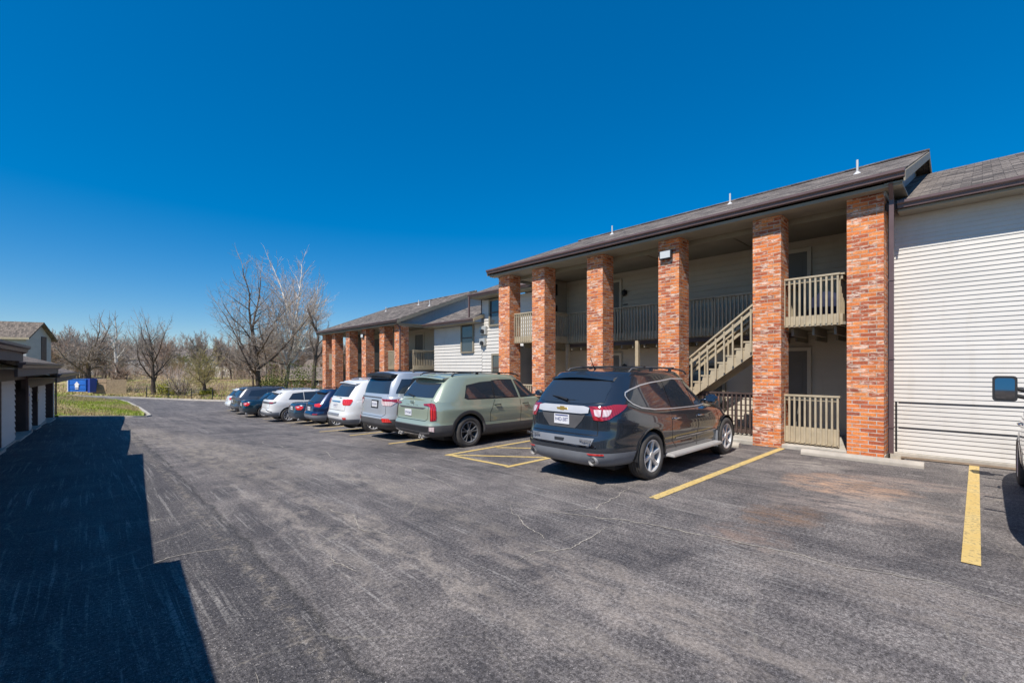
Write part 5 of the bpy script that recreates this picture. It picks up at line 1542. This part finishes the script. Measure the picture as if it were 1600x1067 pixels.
# --- saloons and the rest
def sedan(paint, rim='ten', **kw):
    d = dict(L=4.8, W=1.85, ro=1.05, wb=2.8, wr=.345, gap=.05, zb=.2, nr=5, nf=4.5, N=24,
    belt=[(0, .98), (.5, 1.0), (.9, .99), (1.8, .95), (2.8, .92), (3.6, .90), (4.5, .80), (4.8, .66)],
    roof=[(.7, 1.10), (1.2, 1.33), (1.7, 1.42), (2.3, 1.44), (2.8, 1.40), (3.2, 1.30), (3.6, 1.1)],
    low=[(0, .15, .25, .86), (.08, .06, .1, .95), (.25, 0, .02, .98), (.45, .0, 0, 1.0), (.6, .03, .0, 1.0), (.8, .05, .03, .985), (.93, .08, .08, .95), (1, .11, .14, .90)],
    gh=dict(xr=[(0, .62), (.4, .95), (1, 1.45)], xf=[(0, 3.65), (.5, 3.25), (1, 2.7)], w0=.85, w1=.60, nr=4, nf=3.6),
    paint=paint, clad=.30, clad_side=.24, cladmat='cladding', rim=rim,
    side_glass=[[(1.05, 1.06), (1.75, 1.0), (1.75, 1.34), (1.45, 1.29)], [(1.8, 1.0), (2.6, .98), (2.5, 1.36), (1.8, 1.36)], [(2.66, .98), (3.4, .97), (2.85, 1.28), (2.58, 1.34)]],
    trim=.015, trimmat='chrome', rear_glass=[(-.55, 1.08), (.55, 1.08), (.46, 1.33), (-.46, 1.33)],
    rear=[("tail_lamp", [(.40, .90), (.75, .93), (1.05, .90), (1.08, .84), (.9, .74), (.6, .74), (.5, .80)], 'lamp_red', True, .012),
          ("lamp_lens", [(.55, .88), (.75, .89), (.75, .84), (.58, .83)], 'lamp_clear', True, .018)],
    side=[], handles=[(1.9, .82), (2.8, .80)], mirror=(3.3, 1.0), exhaust=[(-.6, .27, .04), (.6, .27, .04)], plate=(0, .80, "RK2 M8J"))
    d.update(kw); return d
P_nvy = mk_paint("dark_steel_blue_paint", (0.02, 0.045, 0.075), 0.4, 0.3, 0.06)
make_car(sedan(P_nvy), "low steel blue saloon with broad red lamps, half hidden by the deep blue crossover", "car", (7.15, 23.2), R(0), GRP)
P_wh2 = mk_paint("pearl_white_paint", (0.76, 0.75, 0.73), 0.0, 0.35, 0.05)
rover = dict(white); rover.update(dict(L=4.8, W=1.98, paint=P_wh2, clad=.55, clad_side=.42, cladmat='cladding_lt', rim='ten', wr=.38,
    roof=[(.1, 1.56), (.5, 1.60), (1.2, 1.65), (2.0, 1.66), (2.6, 1.64), (3.1, 1.58), (3.6, 1.4)],
    gh=dict(xr=[(0, .16), (.5, .42), (1, .72)], xf=[(0, 3.9), (.5, 3.5), (1, 3.0)], w0=.945, w1=.72, nr=5, nf=4),
    rear_glass=[(-.64, 1.21), (.64, 1.21), (.56, 1.50), (-.56, 1.50)], side_glass=[[(1.0, 1.22), (1.75, 1.17), (1.75, 1.55), (1.25, 1.50)], [(1.82, 1.17), (2.66, 1.15), (2.6, 1.57), (1.82, 1.56)], [(2.74, 1.15), (3.55, 1.14), (3.05, 1.48), (2.72, 1.54)]],
    rear=[("tail_lamp", [(-.80, 1.10), (.80, 1.10), (1.25, 1.12), (1.2, 1.05), (.9, 1.0), (-.9, 1.0)], 'cladding', False, .012),
          ("lamp_lens", [(.62, 1.08), (1.05, 1.09), (1.0, 1.03), (.62, 1.03)], 'lamp_dkred', True, .018),
          ("bumper_trim", [(.35, .72), (.95, .60), (.95, .57), (.35, .69)], 'dark', True, .012)],
    spoiler=(.50, .9, 1.58, .05), rails=(1.2, 2.8)))
rover.pop('plate', None)
make_car(rover, "pearl white SUV with a thin dark lamp band across its tail and raked rear glass", "SUV", (6.75, 26.4), R(0), GRP)
P_teal = mk_paint("teal_black_paint", (0.008, 0.03, 0.045), 0.4, 0.28, 0.05)
make_car(sedan(P_teal, side_glass=[[(1.15, 1.05), (1.75, 1.0), (1.75, 1.34), (1.45, 1.29)], [(1.8, 1.0), (2.6, .98), (2.5, 1.36), (1.8, 1.36)], [(2.66, .98), (3.4, .97), (2.85, 1.28), (2.58, 1.34)]]), "teal black saloon with bright multi spoke rims beside the pearl white SUV", "car", (6.65, 30.85), R(0), GRP)
P_gry = mk_paint("bronze_grey_paint", (0.15, 0.15, 0.155), 0.6, 0.3, 0.05)
grey = dict(green); grey.update(dict(paint=P_gry, clad=.45, clad_side=.4, cladmat='cladding', arch_clad=False, rim='ten', trim=.0, N=22,
    side_glass=[[(.75, 1.22), (1.88, 1.175), (1.88, 1.62), (.95, 1.56)], [(1.90, 1.175), (2.74, 1.17), (2.62, 1.63), (1.90, 1.63)], [(2.80, 1.17), (3.62, 1.165), (3.08, 1.55), (2.74, 1.61)]],
    rear=[("tail_lamp", [(.3, 1.08), (1.1, 1.10), (1.25, 1.06), (.9, 1.0), (.3, 1.02)], 'cladding', True, .012)]))
make_car(grey, "bronze grey estate SUV with dark tinted glass, second from the far end of the row", "SUV", (6.75, 33.7), R(0), GRP)
P_wh3 = mk_paint("warm_white_paint", (0.76, 0.76, 0.75), 0.0, 0.35, 0.05)
wh3 = dict(blue); wh3.update(dict(paint=P_wh3, clad=.40, clad_side=.34, arch_clad=False, N=22,
    rear=[("tail_lamp", [(.42, 1.0), (.75, 1.02), (1.0, 1.05), (1.02, .98), (.9, .88), (.55, .84), (.5, .92)], 'lamp_red', True, .013)]))
make_car(wh3, "white hatchback, farthest car in the row", "car", (7.0, 36.7), R(0), GRP)

# --- silver van at the right edge, mostly outside the picture
P_van = mk_paint("silver_van_paint", (0.34, 0.35, 0.37), 0.6, 0.35, 0.1)
van = dict(L=5.3, W=2.0, ro=1.15, wb=3.1, wr=.375, gap=.06, zb=.28, nr=8, nf=4.5, N=30,
    belt=[(0, 1.18), (2.5, 1.16), (3.7, 1.12), (4.6, 1.02), (5.1, .88), (5.3, .7)],
    roof=[(0, 1.98), (.5, 2.03), (2.0, 2.05), (3.0, 2.02), (3.5, 1.92), (4.2, 1.6)],
    low=[(0, .1, .25, .90), (.07, .03, .1, .96), (.2, 0, .02, .98), (.4, 0, 0, .995), (.6, .02, .02, 1.0), (.85, .03, .1, .99), (1, .05, .2, .965)],
    gh=dict(xr=[(0, .06), (.6, .10), (1, .20)], xf=[(0, 4.55), (.5, 4.05), (1, 3.5)], w0=.965, w1=.80, nr=8, nf=3.8),
    paint=P_van, clad=.42, clad_side=.42, cladmat='cladding', rim='five',
    side_glass=[[(.4, 1.3), (2.0, 1.28), (2.0, 1.8), (.45, 1.8)], [(3.1, 1.22), (4.15, 1.2), (3.75, 1.62), (3.1, 1.75)]],
    trim=.02, rear_glass=[(-.75, 1.3), (.75, 1.3), (.7, 1.8), (-.7, 1.8)],
    rear=[("tail_lamp", [(.86, 1.5), (1.0, 1.5), (1.0, 1.0), (.86, 1.0)], 'lamp_red', True, .012)],
    seams=[[(3.05, .5), (3.05, 1.75)], [(4.2, .6), (4.25, 1.1)]], side=[], handles=[(3.2, 1.0)])
rv, kv = make_car(van, "silver van with roof ladder rack, cut off by the right edge of the photo", "van", (5.75, -1.35), R(0), None, "parked_van")
# big swan-neck mirrors
for sg in (-1, 1):
    bm = bmesh.new(); gl = bmesh.new()
    for zz_ in (1.36, 1.46): add_tube(bm, [(4.06, sg * .90, zz_ - .05), (4.03, sg * 1.02, zz_ - .02), (4.02, sg * 1.08, zz_)], .03, 8)
    def rrect(w, h, r_, n_=5):
        o_ = []
        for cx_, cz_, a0 in ((w - r_, h - r_, 0), (-w + r_, h - r_, 90), (-w + r_, -h + r_, 180), (w - r_, -h + r_, 270)):
            o_ += [(cx_ + r_ * math.cos(R(a0 + 90 * i / n_)), cz_ + r_ * math.sin(R(a0 + 90 * i / n_))) for i in range(n_ + 1)]
        return o_
    T_ = math.tan(R(5))                                     # the glass leans back a little
    yc = sg * 1.125
    add_prism(bm, rrect(.125, .185, .045), lambda a, b: (3.97 + (b) * T_, yc + a, 1.44 + b), lambda a, b: (4.07 + b * T_ * .3, yc + a * .8, 1.44 + b * .82))
    add_prism(gl, rrect(.098, .152, .035), lambda a, b: (3.965 + b * T_, yc + a, 1.44 + b), lambda a, b: (3.969 + b * T_, yc + a, 1.44 + b))
    fix_normals(bm); fix_normals(gl)
    mo = from_bm("wing_mirror", bm, M['dark'], rv)
    from_bm("mirror_glass", gl, M['mirror_glass'], mo)
bm = bmesh.new()                                       # ladder rack
for sg in (-1, 1): add_tube(bm, [(.5, sg * .72, 2.20), (3.1, sg * .72, 2.20)], .022, 8)
for x in (.7, 1.5, 2.3, 3.0):
    add_tube(bm, [(x, -.98, 2.22), (x, .98, 2.22)], .022, 8)
    for sg in (-1, 1): add_tube(bm, [(x, sg * .78, 2.0), (x, sg * .78, 2.21)], .022, 6)
from_bm("ladder_rack", bm, M['iron'], rv)
# ---------------------------------------------------------------- trees
class TreeB:
    def __init__(s, seed): s.r = random.Random(seed); s.parts = {}
    def seg(s, key, pts, rads, n):
        V, F = s.parts.setdefault(key, ([], []))
        base = len(V); m = len(pts)
        for i in range(m):
            d = (pts[min(m - 1, i + 1)] - pts[max(0, i - 1)]).normalized()
            ref = Vector((0, 0, 1)) if abs(d.z) < .9 else Vector((1, 0, 0))
            a = d.cross(ref).normalized(); b = d.cross(a)
            for k in range(n):
                t = 2 * math.pi * k / n; V.append(tuple(pts[i] + (a * math.cos(t) + b * math.sin(t)) * rads[i]))
        for i in range(m - 1):
            for k in range(n):
                F.append((base + i * n + k, base + i * n + (k + 1) % n, base + (i + 1) * n + (k + 1) % n, base + (i + 1) * n + k))
    def grow(s, p, d, L, r, lev, P):
        R_ = s.r; n = {0: 9, 1: 7, 2: 5}.get(lev, 3)
        k = 6 if lev < 2 else 4 if lev < 4 else 3
        pts = [p.copy()]; rads = [r]; dd = d.copy()
        for i in range(k):
            w = P['wig'] * (0.5 if lev == 0 else 1)
            dd = (dd + Vector((R_.gauss(0, w), R_.gauss(0, w), R_.gauss(0, w) + P['up'] * (1 if lev else 0)))).normalized()
            pts.append(pts[-1] + dd * L / k); rads.append(max(P['rmin'], r * (1 - (1 - P['tap']) * (i + 1) / k)))
        s.seg('trunk' if lev == 0 else ('limbs' if lev <= 2 else 'twigs'), pts, rads, n)
        if lev >= P['lev']: return
        nb = P['nb'][min(lev, len(P['nb']) - 1)]
        for j in range(nb):
            t = (P['t0'][min(lev, len(P['t0']) - 1)] + (1 - P['t0'][min(lev, len(P['t0']) - 1)]) * (j + R_.random() * .8) / nb)
            t = min(t, .99); i = int(t * k); q = pts[i].lerp(pts[i + 1], t * k - i)
            dl = (pts[min(i + 1, k)] - pts[i]).normalized()
            az = R_.uniform(0, 6.283) if lev else (j * 2.4 + R_.uniform(-.5, .5)); an = R(R_.uniform(*P['ang']))
            ref = Vector((0, 0, 1)) if abs(dl.z) < .9 else Vector((1, 0, 0))
            a = dl.cross(ref).normalized(); b = dl.cross(a)
            nd = (dl * math.cos(an) + (a * math.cos(az) + b * math.sin(az)) * math.sin(an)).normalized()
            s.grow(q, nd, L * P['lr'] * R_.uniform(.65, 1.15) * (1 - .25 * t if lev else 1), max(P['rmin'], rads[i] * P['rr'] * R_.uniform(.75, 1.05)), lev + 1, P)
        # leader continues
        if lev < P['lev'] and lev > 0:
            s.grow(pts[-1], dd, L * P['lr'] * .9, rads[-1], lev + 1, P)
        elif lev == 0:
            for _ in range(P.get('lead', 2)):
                nd = (dd + Vector((R_.gauss(0, .3), R_.gauss(0, .3), .2))).normalized()
                s.grow(pts[-1], nd, L * P['lr'] * 1.1, rads[-1] * .8, 1, P)
    def finish(s, name, mats, loc, label, group=None, lean=(0, 0, 0), cat="tree"):
        root = empty(name, loc)
        root.rotation_euler = lean
        for key in ('trunk', 'limbs', 'twigs'):
            if key not in s.parts: continue
            V, F = s.parts[key]; me = bpy.data.meshes.new(key); me.from_pydata(V, [], F)
            if key != 'twigs':
                for p in me.polygons: p.use_smooth = True
            o = link_mesh({'trunk': 'trunk', 'limbs': 'branches', 'twigs': 'crown'}[key], me, M[mats[key]], root)
        tag(root, label, cat, group)
        return root
BASEP = dict(wig=.10, up=.05, rmin=.009, tap=.55, lev=5, nb=[6, 5, 5, 4, 3], t0=[.35, .15, .15, .2, .2], ang=(28, 62), lr=.62, rr=.55, lead=2)
def tree(seed, h, r, mats, loc, label, name="bare_tree", lean=(0, 0, 0), group=None, trunk=.35, **kw):
    P = dict(BASEP); P.update(kw); t = TreeB(seed)
    t.grow(Vector((0, 0, -.2)), Vector((0, 0, 1)), h * trunk, r, 0, P)
    return t.finish(name, mats, loc, label, group, lean)
def mt(a, b, c): return dict(trunk=a, limbs=b, twigs=c)
def gz(x, y): return ground_z(x, y) - .1

T1 = tree(11, 16, .38, mt('bark_dark', 'bark_dark', 'twig_grey'), (17.2, 69.2, gz(17.2, 69.2)), "dark barked bare tree with upswept limbs, left of the tall white sycamore", trunk=.52, t0=[.25, .12, .12, .2, .2], ang=(40, 70), nb=[8, 6, 4, 4, 2], lr=.66, up=.07)
T2 = tree(23, 22, .32, mt('bark_grey', 'bark_white', 'twig_pale'), (21.0, 71.0, gz(21, 71)), "tall pale sycamore with whitish limbs and reddish twig tips", trunk=.45, t0=[.25, .12, .12, .2, .2], ang=(25, 55), up=.08, nb=[11, 6, 5, 4, 2], lr=.62, rr=.62)
T3 = tree(31, 13.5, .30, mt('bark_dark', 'bark_dark', 'twig_grey'), (21.9, 62.0, gz(21.9, 62)), "pruned dark tree with stubby limbs beside the far brick pillars", trunk=.6, t0=[.35, .2, .2, .2, .2], ang=(20, 48), nb=[6, 4, 4, 4, 3], lr=.38)
T4 = tree(47, 11.5, .27, mt('bark_dark', 'bark_grey', 'twig_olive'), (10.9, 69.6, gz(10.9, 69.6)), "rounded bare tree with budding olive twigs behind the far white car", trunk=.22, ang=(38, 72), nb=[6, 5, 4, 3, 2], lr=.74, t0=[.5, .2, .15, .15, .2])
T5 = tree(52, 13.0, .30, mt('bark_dark', 'bark_dark', 'twig_grey'), (6.5, 79.3, gz(6.5, 79.3)), "dark forked tree standing at the fence in front of the brown roofed apartments", trunk=.34, ang=(30, 62), nb=[5, 5, 4, 3, 2], lr=.7, up=.10)
T7 = tree(67, 17, .55, mt('bark_dark', 'bark_grey', 'twig_grey'), (-0.2, 91, -1.6), "spreading old tree leaning over the blue dumpster", trunk=.22, ang=(35, 65), nb=[5, 5, 4, 3, 2], lr=.78, t0=[.5, .2, .15, .15, .2], wig=.08)
T8 = tree(75, 12, .26, mt('bark_white', 'bark_white', 'twig_grey'), (3.4, 98, -1.6), "slender white trunked tree behind the timber enclosure", trunk=.6, ang=(22, 45), nb=[4, 4, 4, 3, 2], lr=.45, wig=.05)
T9 = tree(83, 8.5, .30, mt('bark_dark', 'bark_dark', 'twig_red'), (3.0, 86, -1.7), "low dark tree with crossing limbs right of the timber enclosure", trunk=.25, ang=(30, 75), nb=[6, 5, 5, 4, 3], lean=(0, R(8), 0))
T10 = tree(91, 9, .16, mt('bark_dark', 'bark_dark', 'twig_red'), (18.5, 78, gz(18.5, 78)), "thin straight dark tree between the rounded tree and the dark forked tree", trunk=.5, nb=[5, 5, 4, 4, 3])
# multi-stem shrub and leaning poles by the fence
t = TreeB(5)
for i in range(9):
    a = i * .7; P = dict(BASEP); P.update(lev=4, nb=[3, 4, 4, 3], rmin=.012, wig=.08)
    t.grow(Vector((.2 * math.cos(a), .2 * math.sin(a), -.1)), Vector((math.cos(a) * .55, math.sin(a) * .55, 1)).normalized(), 2.3, .075, 1, P)
sh = t.finish("multi_stem_shrub", mt('bark_grey', 'bark_grey', 'twig_pale'), (9.0, 74.2, gz(9, 74.2)), "pale fan shaped shrub of many thin stems behind the black fence", cat="shrub")
# background wood: four kinds of tree, copied with their parts
protos = []
for i, (sd, h, mm) in enumerate(((101, 11, mt('bark_grey', 'twig_red', 'twig_red')), (103, 13, mt('bark_grey', 'twig_grey', 'twig_grey')), (107, 9, mt('bark_grey', 'twig_olive', 'twig_olive')), (109, 14, mt('bark_dark', 'twig_grey', 'twig_red')))):
    protos.append((sd, h, mm))
rb = random.Random(77)
LBL = ["reddish twigged bare tree of the wood beyond the field", "grey twigged bare tree of the wood beyond the field", "olive budding tree of the wood beyond the field", "tall thin topped bare tree of the wood beyond the field"]
first = {}
def bgtree(k, x, y, s=1.0, z=None):
    sd, h, mm = protos[k]
    if k not in first:
        o = tree(sd, h, .2, mm, (0, 0, 0), LBL[k], "woodland_tree", group="bare trees of the wood beyond the field", lev=5, nb=[6, 5, 5, 4, 3], rmin=.016, up=.09, trunk=.36, ang=(22, 55))
        first[k] = o
    else: o = copy_tree(first[k])
    o.location = (x, y, (ground_z(x, y) if z is None else z) - .2)
    o.rotation_euler = (0, 0, rb.uniform(0, 6.28)); o.scale = (s, s, s * rb.uniform(.9, 1.1))
    return o
F2 = Vector((math.sin(R(43.48)), math.cos(R(43.48)))); R2 = Vector((math.cos(R(43.48)), -math.sin(R(43.48))))
def at(px, d):
    """world x,y seen at photo column px and depth d"""
    v = F2 * d + R2 * ((px - 800) / 697 * d); return v.x, v.y
for i in range(135):
    px = -60 + 620 * (i + rb.random()) / 135; d = rb.choice((100, 112, 128, 150, 165)) + rb.uniform(-5, 5)
    if px < 95: d = rb.uniform(85, 110)
    if 175 < px < 345 and d < 160:
        if rb.random() < .8: d = rb.uniform(168, 185)
    x, y = at(px, d)
    bgtree(rb.choice((0, 0, 1, 1, 2, 3)), x, y, rb.uniform(.8, 1.15) * (1 if d < 130 else 1.25))
# undergrowth below the wood, too dense to count
V = []; Fc = []
rs = random.Random(9)
def brush_field(n, dlo, dhi, hlo, hhi, plo=-40, phi=560):
    for _ in range(n):
        px = rs.uniform(plo, phi); d = rs.uniform(dlo, dhi); x, y = at(px, d); z = ground_z(x, y) - .1
        h = rs.uniform(hlo, hhi); p = Vector((x, y, z)); dr = Vector((rs.gauss(0, .35), rs.gauss(0, .35), 1)).normalized()
        w = rs.uniform(.012, .03); q = p + dr * h; m = p.lerp(q, .5) + Vector((rs.gauss(0, .15), rs.gauss(0, .15), 0))
        a = rs.uniform(0, 3.14); o = Vector((math.cos(a), math.sin(a), 0)) * w
        b = len(V); V.extend([tuple(p - o), tuple(p + o), tuple(m + o * .7), tuple(m - o * .7), tuple(q)])
        Fc.extend([(b, b + 1, b + 2, b + 3), (b + 3, b + 2, b + 4)])
        for _k in range(4):
            t0 = rs.uniform(.2, .9); s0 = p.lerp(q, t0); e = s0 + Vector((rs.gauss(0, .5), rs.gauss(0, .5), rs.uniform(.1, .8))) * h * .4
            b = len(V); V.extend([tuple(s0 - o * .5), tuple(s0 + o * .5), tuple(e)]); Fc.append((b, b + 1, b + 2))
brush_field(9000, 95, 175, 1.5, 6.0); brush_field(1800, 64, 80, .4, 1.6, 150, 520)
me = bpy.data.meshes.new("undergrowth"); me.from_pydata(V, [], Fc)
o = link_mesh("undergrowth", me, [M['twig_red']]); tag(o, "tangled brown undergrowth and thin stems filling the wood's edge", "undergrowth", kind='stuff')

# leafy bushes built of leaf-sized faces
def bush(name, x, y, z, rx, ry, rz, n, leaf, mat, label, seed, stems=True, cat="bush", group=None, cone=0):
    r = random.Random(seed); V = []; Fc = []
    cl = [(Vector((r.uniform(-1, 1), r.uniform(-1, 1), r.uniform(.1, 1)))) for _ in range(26)]
    for _ in range(n):
        c = r.choice(cl); p = c + Vector((r.gauss(0, .22), r.gauss(0, .22), r.gauss(0, .2)))
        k = (1 - cone * max(0, min(1, p.z / 1.1)))
        q = Vector((p.x * rx * k * .8, p.y * ry * k * .8, max(.02, p.z) * rz)); a = Vector((r.gauss(0, 1), r.gauss(0, 1), r.gauss(0, 1))).normalized() * leaf; b = a.cross(Vector((r.gauss(0, 1), r.gauss(0, 1), r.gauss(0, 1)))).normalized() * leaf * .45
        i = len(V); V += [tuple(q - a), tuple(q + b), tuple(q + a), tuple(q - b)]; Fc.append((i, i + 1, i + 2, i + 3))
    root = empty(name, (x, y, z)); me = bpy.data.meshes.new("foliage"); me.from_pydata(V, [], Fc); link_mesh("foliage", me, M[mat], root)
    bm = bmesh.new()
    for k in range(7):
        c = cl[k]; add_tube(bm, [(0, 0, -.1), (c.x * rx * .3, c.y * ry * .3, c.z * rz * .5), (c.x * rx * .7, c.y * ry * .7, c.z * rz * .95)], [.05, .03, .01], 5)
    from_bm("stems", bm, M['bark_dark'], root); tag(root, label, cat, group); return root
for i, (px, d, w, h, m, lb) in enumerate(((448, 60, 2.6, 3.4, 'leaf', "glossy evergreen bush at the foot of the pale sycamore"), (425, 62, 2.0, 2.2, 'leaf', "low evergreen bush behind the grey estate SUV roof"), (475, 57, 1.8, 3.0, 'leaf', "evergreen bush beside the far brick pillar block"),
        (262, 61, 1.1, 1.5, 'leaf_bright', "yellow green bush at the foot of the fan shaped shrub"), (322, 58, .9, .8, 'leaf_bright', "small yellow green bush beside the far white car"),
        (300, 140, 9, 5, 'leaf', "dark evergreen clump before the brown roofed apartments"), (395, 120, 6, 4, 'leaf', "dark evergreen clump behind the dark barked tree"), (60, 88, 4, 3, 'leaf', "evergreen clump behind the garages"))):
    x, y = at(px, d); bush("evergreen_bush", x, y, gz(x, y), w, w, h, 900 if d < 100 else 1600, .13 if d < 100 else .3, m, lb, 200 + i)

# ---------------------------------------------------------------- fence, dumpster, enclosure
fence = empty("iron_fence", (0, 0, 0)); tag(fence, "low black rail fence running along the far curb", "fence")
fp = [(13.6, 45.4), (10.5, 51), (7.8, 57.2), (4.4, 60.6)]
pts = []
for (a, b) in zip(fp, fp[1:]):
    n = int(math.hypot(b[0] - a[0], b[1] - a[1]) / 2.4)
    pts += [(lerp(a[0], b[0], i / n), lerp(a[1], b[1], i / n)) for i in range(n)]
pts.append(fp[-1])
rails = bmesh.new()
for p, q in zip(pts, pts[1:]):
    za, zb_ = ground_z(*p) - .1, ground_z(*q) - .1
    for h in (.55, 1.12): add_beam(rails, (*p, za + h), (*q, zb_ + h), .03, .035)
from_bm("rails", rails, M['iron'], fence)
for p in pts:
    z = ground_z(*p) - .15; bm = bmesh.new(); add_box(bm, p[0] - .035, p[0] + .035, p[1] - .035, p[1] + .035, z, z + 1.32); from_bm("post", bm, M['iron'], fence)

def frame_at(px, d, z, yaw=0.0):
    x, y = at(px, d); o = empty("x", (x, y, z), R(-43.48) + yaw); return o
# blue roll-off container with a white house emblem
bn = frame_at(121, 55, -1.30, R(-12)); bn.name = "waste_container"; tag(bn, "blue steel waste container with a white house emblem", "container")
bm = bmesh.new(); W2, D2, H2 = 1.32, 2.2, 1.68
add_prism(bm, [(-W2, 0.15), (W2 , 0.15), (W2 + .12, H2), (-W2 - .12, H2)], lambda a, b: (a, 0, b), lambda a, b: (a, D2, b)); fix_normals(bm)
from_bm("body", bm, M['blue_bin'], bn)
bm = bmesh.new()
for z in (.45, 1.0, H2 - .04): add_box(bm, -W2 - .1, W2 + .1, -.05, -.002, z, z + .06)
for x in (-W2 - .05, W2 - .02): add_box(bm, x, x + .09, -.07, -.052, .15, H2)
from_bm("ribs", bm, M['blue_bin'], bn)
bm = bmesh.new(); add_prism(bm, [(-.42, .98), (0, 1.38), (.42, .98), (.28, .98), (.28, .62), (-.28, .62), (-.28, .98)], lambda a, b: (a, -.085, b), lambda a, b: (a, -.055, b)); add_box(bm, -.26, .26, -.085, -.055, .44, .52); fix_normals(bm)
from_bm("house_emblem", bm, M['white_paint'], bn)
bm = bmesh.new(); add_box(bm, W2 + .14, W2 + .5, .1, .8, .05, H2 + .08); from_bm("tailgate", bm, M['blue_sign'], bn)
bm = bmesh.new(); add_box(bm, -W2 - .36, -W2 - .2, 0, .3, .1, H2 - .1); from_bm("side_post", bm, M['white_metal'], bn)
# timber enclosure
en = frame_at(166, 56, -1.55, R(8)); en.name = "timber_enclosure"; tag(en, "tan timber screen fence right of the blue container", "fence")
bm = bmesh.new()
for i in range(9): add_box(bm, -1.5 + i * .17, -1.5 + i * .17 + .155, 0, .03, .05, 1.95)
from_bm("board_panel", bm, M['wood'], en)
bm = bmesh.new()
for i in range(12): add_obox(bm, (.1 + i * .155, .05 + i * .05, .95), (.075, .03, 0), (-.01, .02, 0), (0, 0, .9))
from_bm("board_panel", bm, M['wood'], en)
bm = bmesh.new(); add_box(bm, -1.5, .03, -.04, -.002, .5, .6); add_box(bm, -1.5, .03, -.04, -.002, 1.5, 1.6); from_bm("rail", bm, M['wood'], en)

# ---------------------------------------------------------------- houses in the distance
def house(px, d, z, yaw, w, dep, eave, rise, wall, roof_m, label, windows=4, storeys=1, name="house", over=.4, group=None):
    """ridge along local x, local -y faces the camera"""
    o = frame_at(px, d, z, yaw); o.name = name; tag(o, label, "house" if name == "house" else "building", group)
    bm = bmesh.new(); add_prism(bm, [(0, -.5), (dep, -.5), (dep, eave), (dep / 2, eave + rise * .96), (0, eave)], lambda a, b: (-w / 2, a, b), lambda a, b: (w / 2, a, b)); fix_normals(bm)
    wl = from_bm("wall", bm, M[wall], o)
    bm = bmesh.new()
    for s_ in (0, 1):
        y0 = -over if s_ == 0 else dep + over; y1 = dep / 2; k = rise / (dep / 2); ze = eave - over * k
        v = [bm.verts.new(c) for c in ((-w/2 - over, y0, ze + .05), (w/2 + over, y0, ze + .05), (w/2 + over, y1, eave + rise + .05), (-w/2 - over, y1, eave + rise + .05),
             (-w/2 - over, y0, ze - .13), (w/2 + over, y0, ze - .13), (w/2 + over, y1, eave + rise - .13), (-w/2 - over, y1, eave + rise - .13))]
        for f in ((0, 1, 2, 3), (7, 6, 5, 4), (0, 4, 5, 1), (1, 5, 6, 2), (2, 6, 7, 3), (3, 7, 4, 0)): bm.faces.new([v[i] for i in f])
    fix_normals(bm); from_bm("roof", bm, M[roof_m], o)
    bm = bmesh.new(); add_box(bm, -w/2 - over, w/2 + over, -over - .03, -over - .002, eave - over * rise / (dep / 2) - .16, eave - over * rise / (dep / 2) + .04); from_bm("fascia", bm, M['taupe'], o)
    for st_ in range(storeys):
        for i in range(windows):
            x = -w / 2 + w * (i + .5) / windows; zz = 1.0 + st_ * 2.7
            bm = bmesh.new(); add_box(bm, x - .6, x + .6, -.06, -.003, zz - .05, zz + 1.3); f_ = from_bm("window", bm, M['white_paint'], o)
            bm = bmesh.new(); add_box(bm, x - .52, x + .52, -.08, -.062, zz + .03, zz + 1.22); from_bm("pane", bm, M['house_glass'], f_)
    return o
hh = house(22, 47, -1.3, R(23), 9, 4.5, 6.35, 1.5, 'siding_grey', 'shingle_dark', "taupe two storey house with gable end rising behind the garages", 2, 1)
cx_, cy_ = at(41, 45.3); ang_ = R(-43.48 + 23); hh.location = (cx_ - 4.5 * math.cos(ang_), cy_ - 4.5 * math.sin(ang_), -1.3)
bm = bmesh.new(); add_box(bm, 4.503, 4.56, 2.6, 3.5, 3.0, 6.4); from_bm("vertical_vent", bm, M['brown'], hh)
house(262, 150, -1.5, R(3), 30, 11, 6.6, 3.2, 'siding_grey', 'shingle', "long grey two storey apartment house with brown roof beyond the wood", 9, 2, "apartment_house")
house(100, 135, -1.0, R(-6), 20, 10, 5.0, 3.0, 'siding_grey', 'shingle_dark', "pale grey house seen through the old leaning tree's branches", 5, 1)
house(372, 118, -1.2, R(12), 11, 9, 4.6, 2.6, 'siding', 'shingle_dark', "white sided house glimpsed between the two tall bare trees", 3, 1)
house(505, 104, -2.2, R(-10), 13, 9, 3.0, 3.0, 'siding_grey', 'shingle_dark', "low grey roofed house just left of the far brick pillars", 3, 1)
house(478, 80, -2.3, R(0), 7, 6, 2.3, 1.9, 'brick_far', 'shingle_dark', "small pinkish brick shed house below the pruned dark tree", 2, 1)
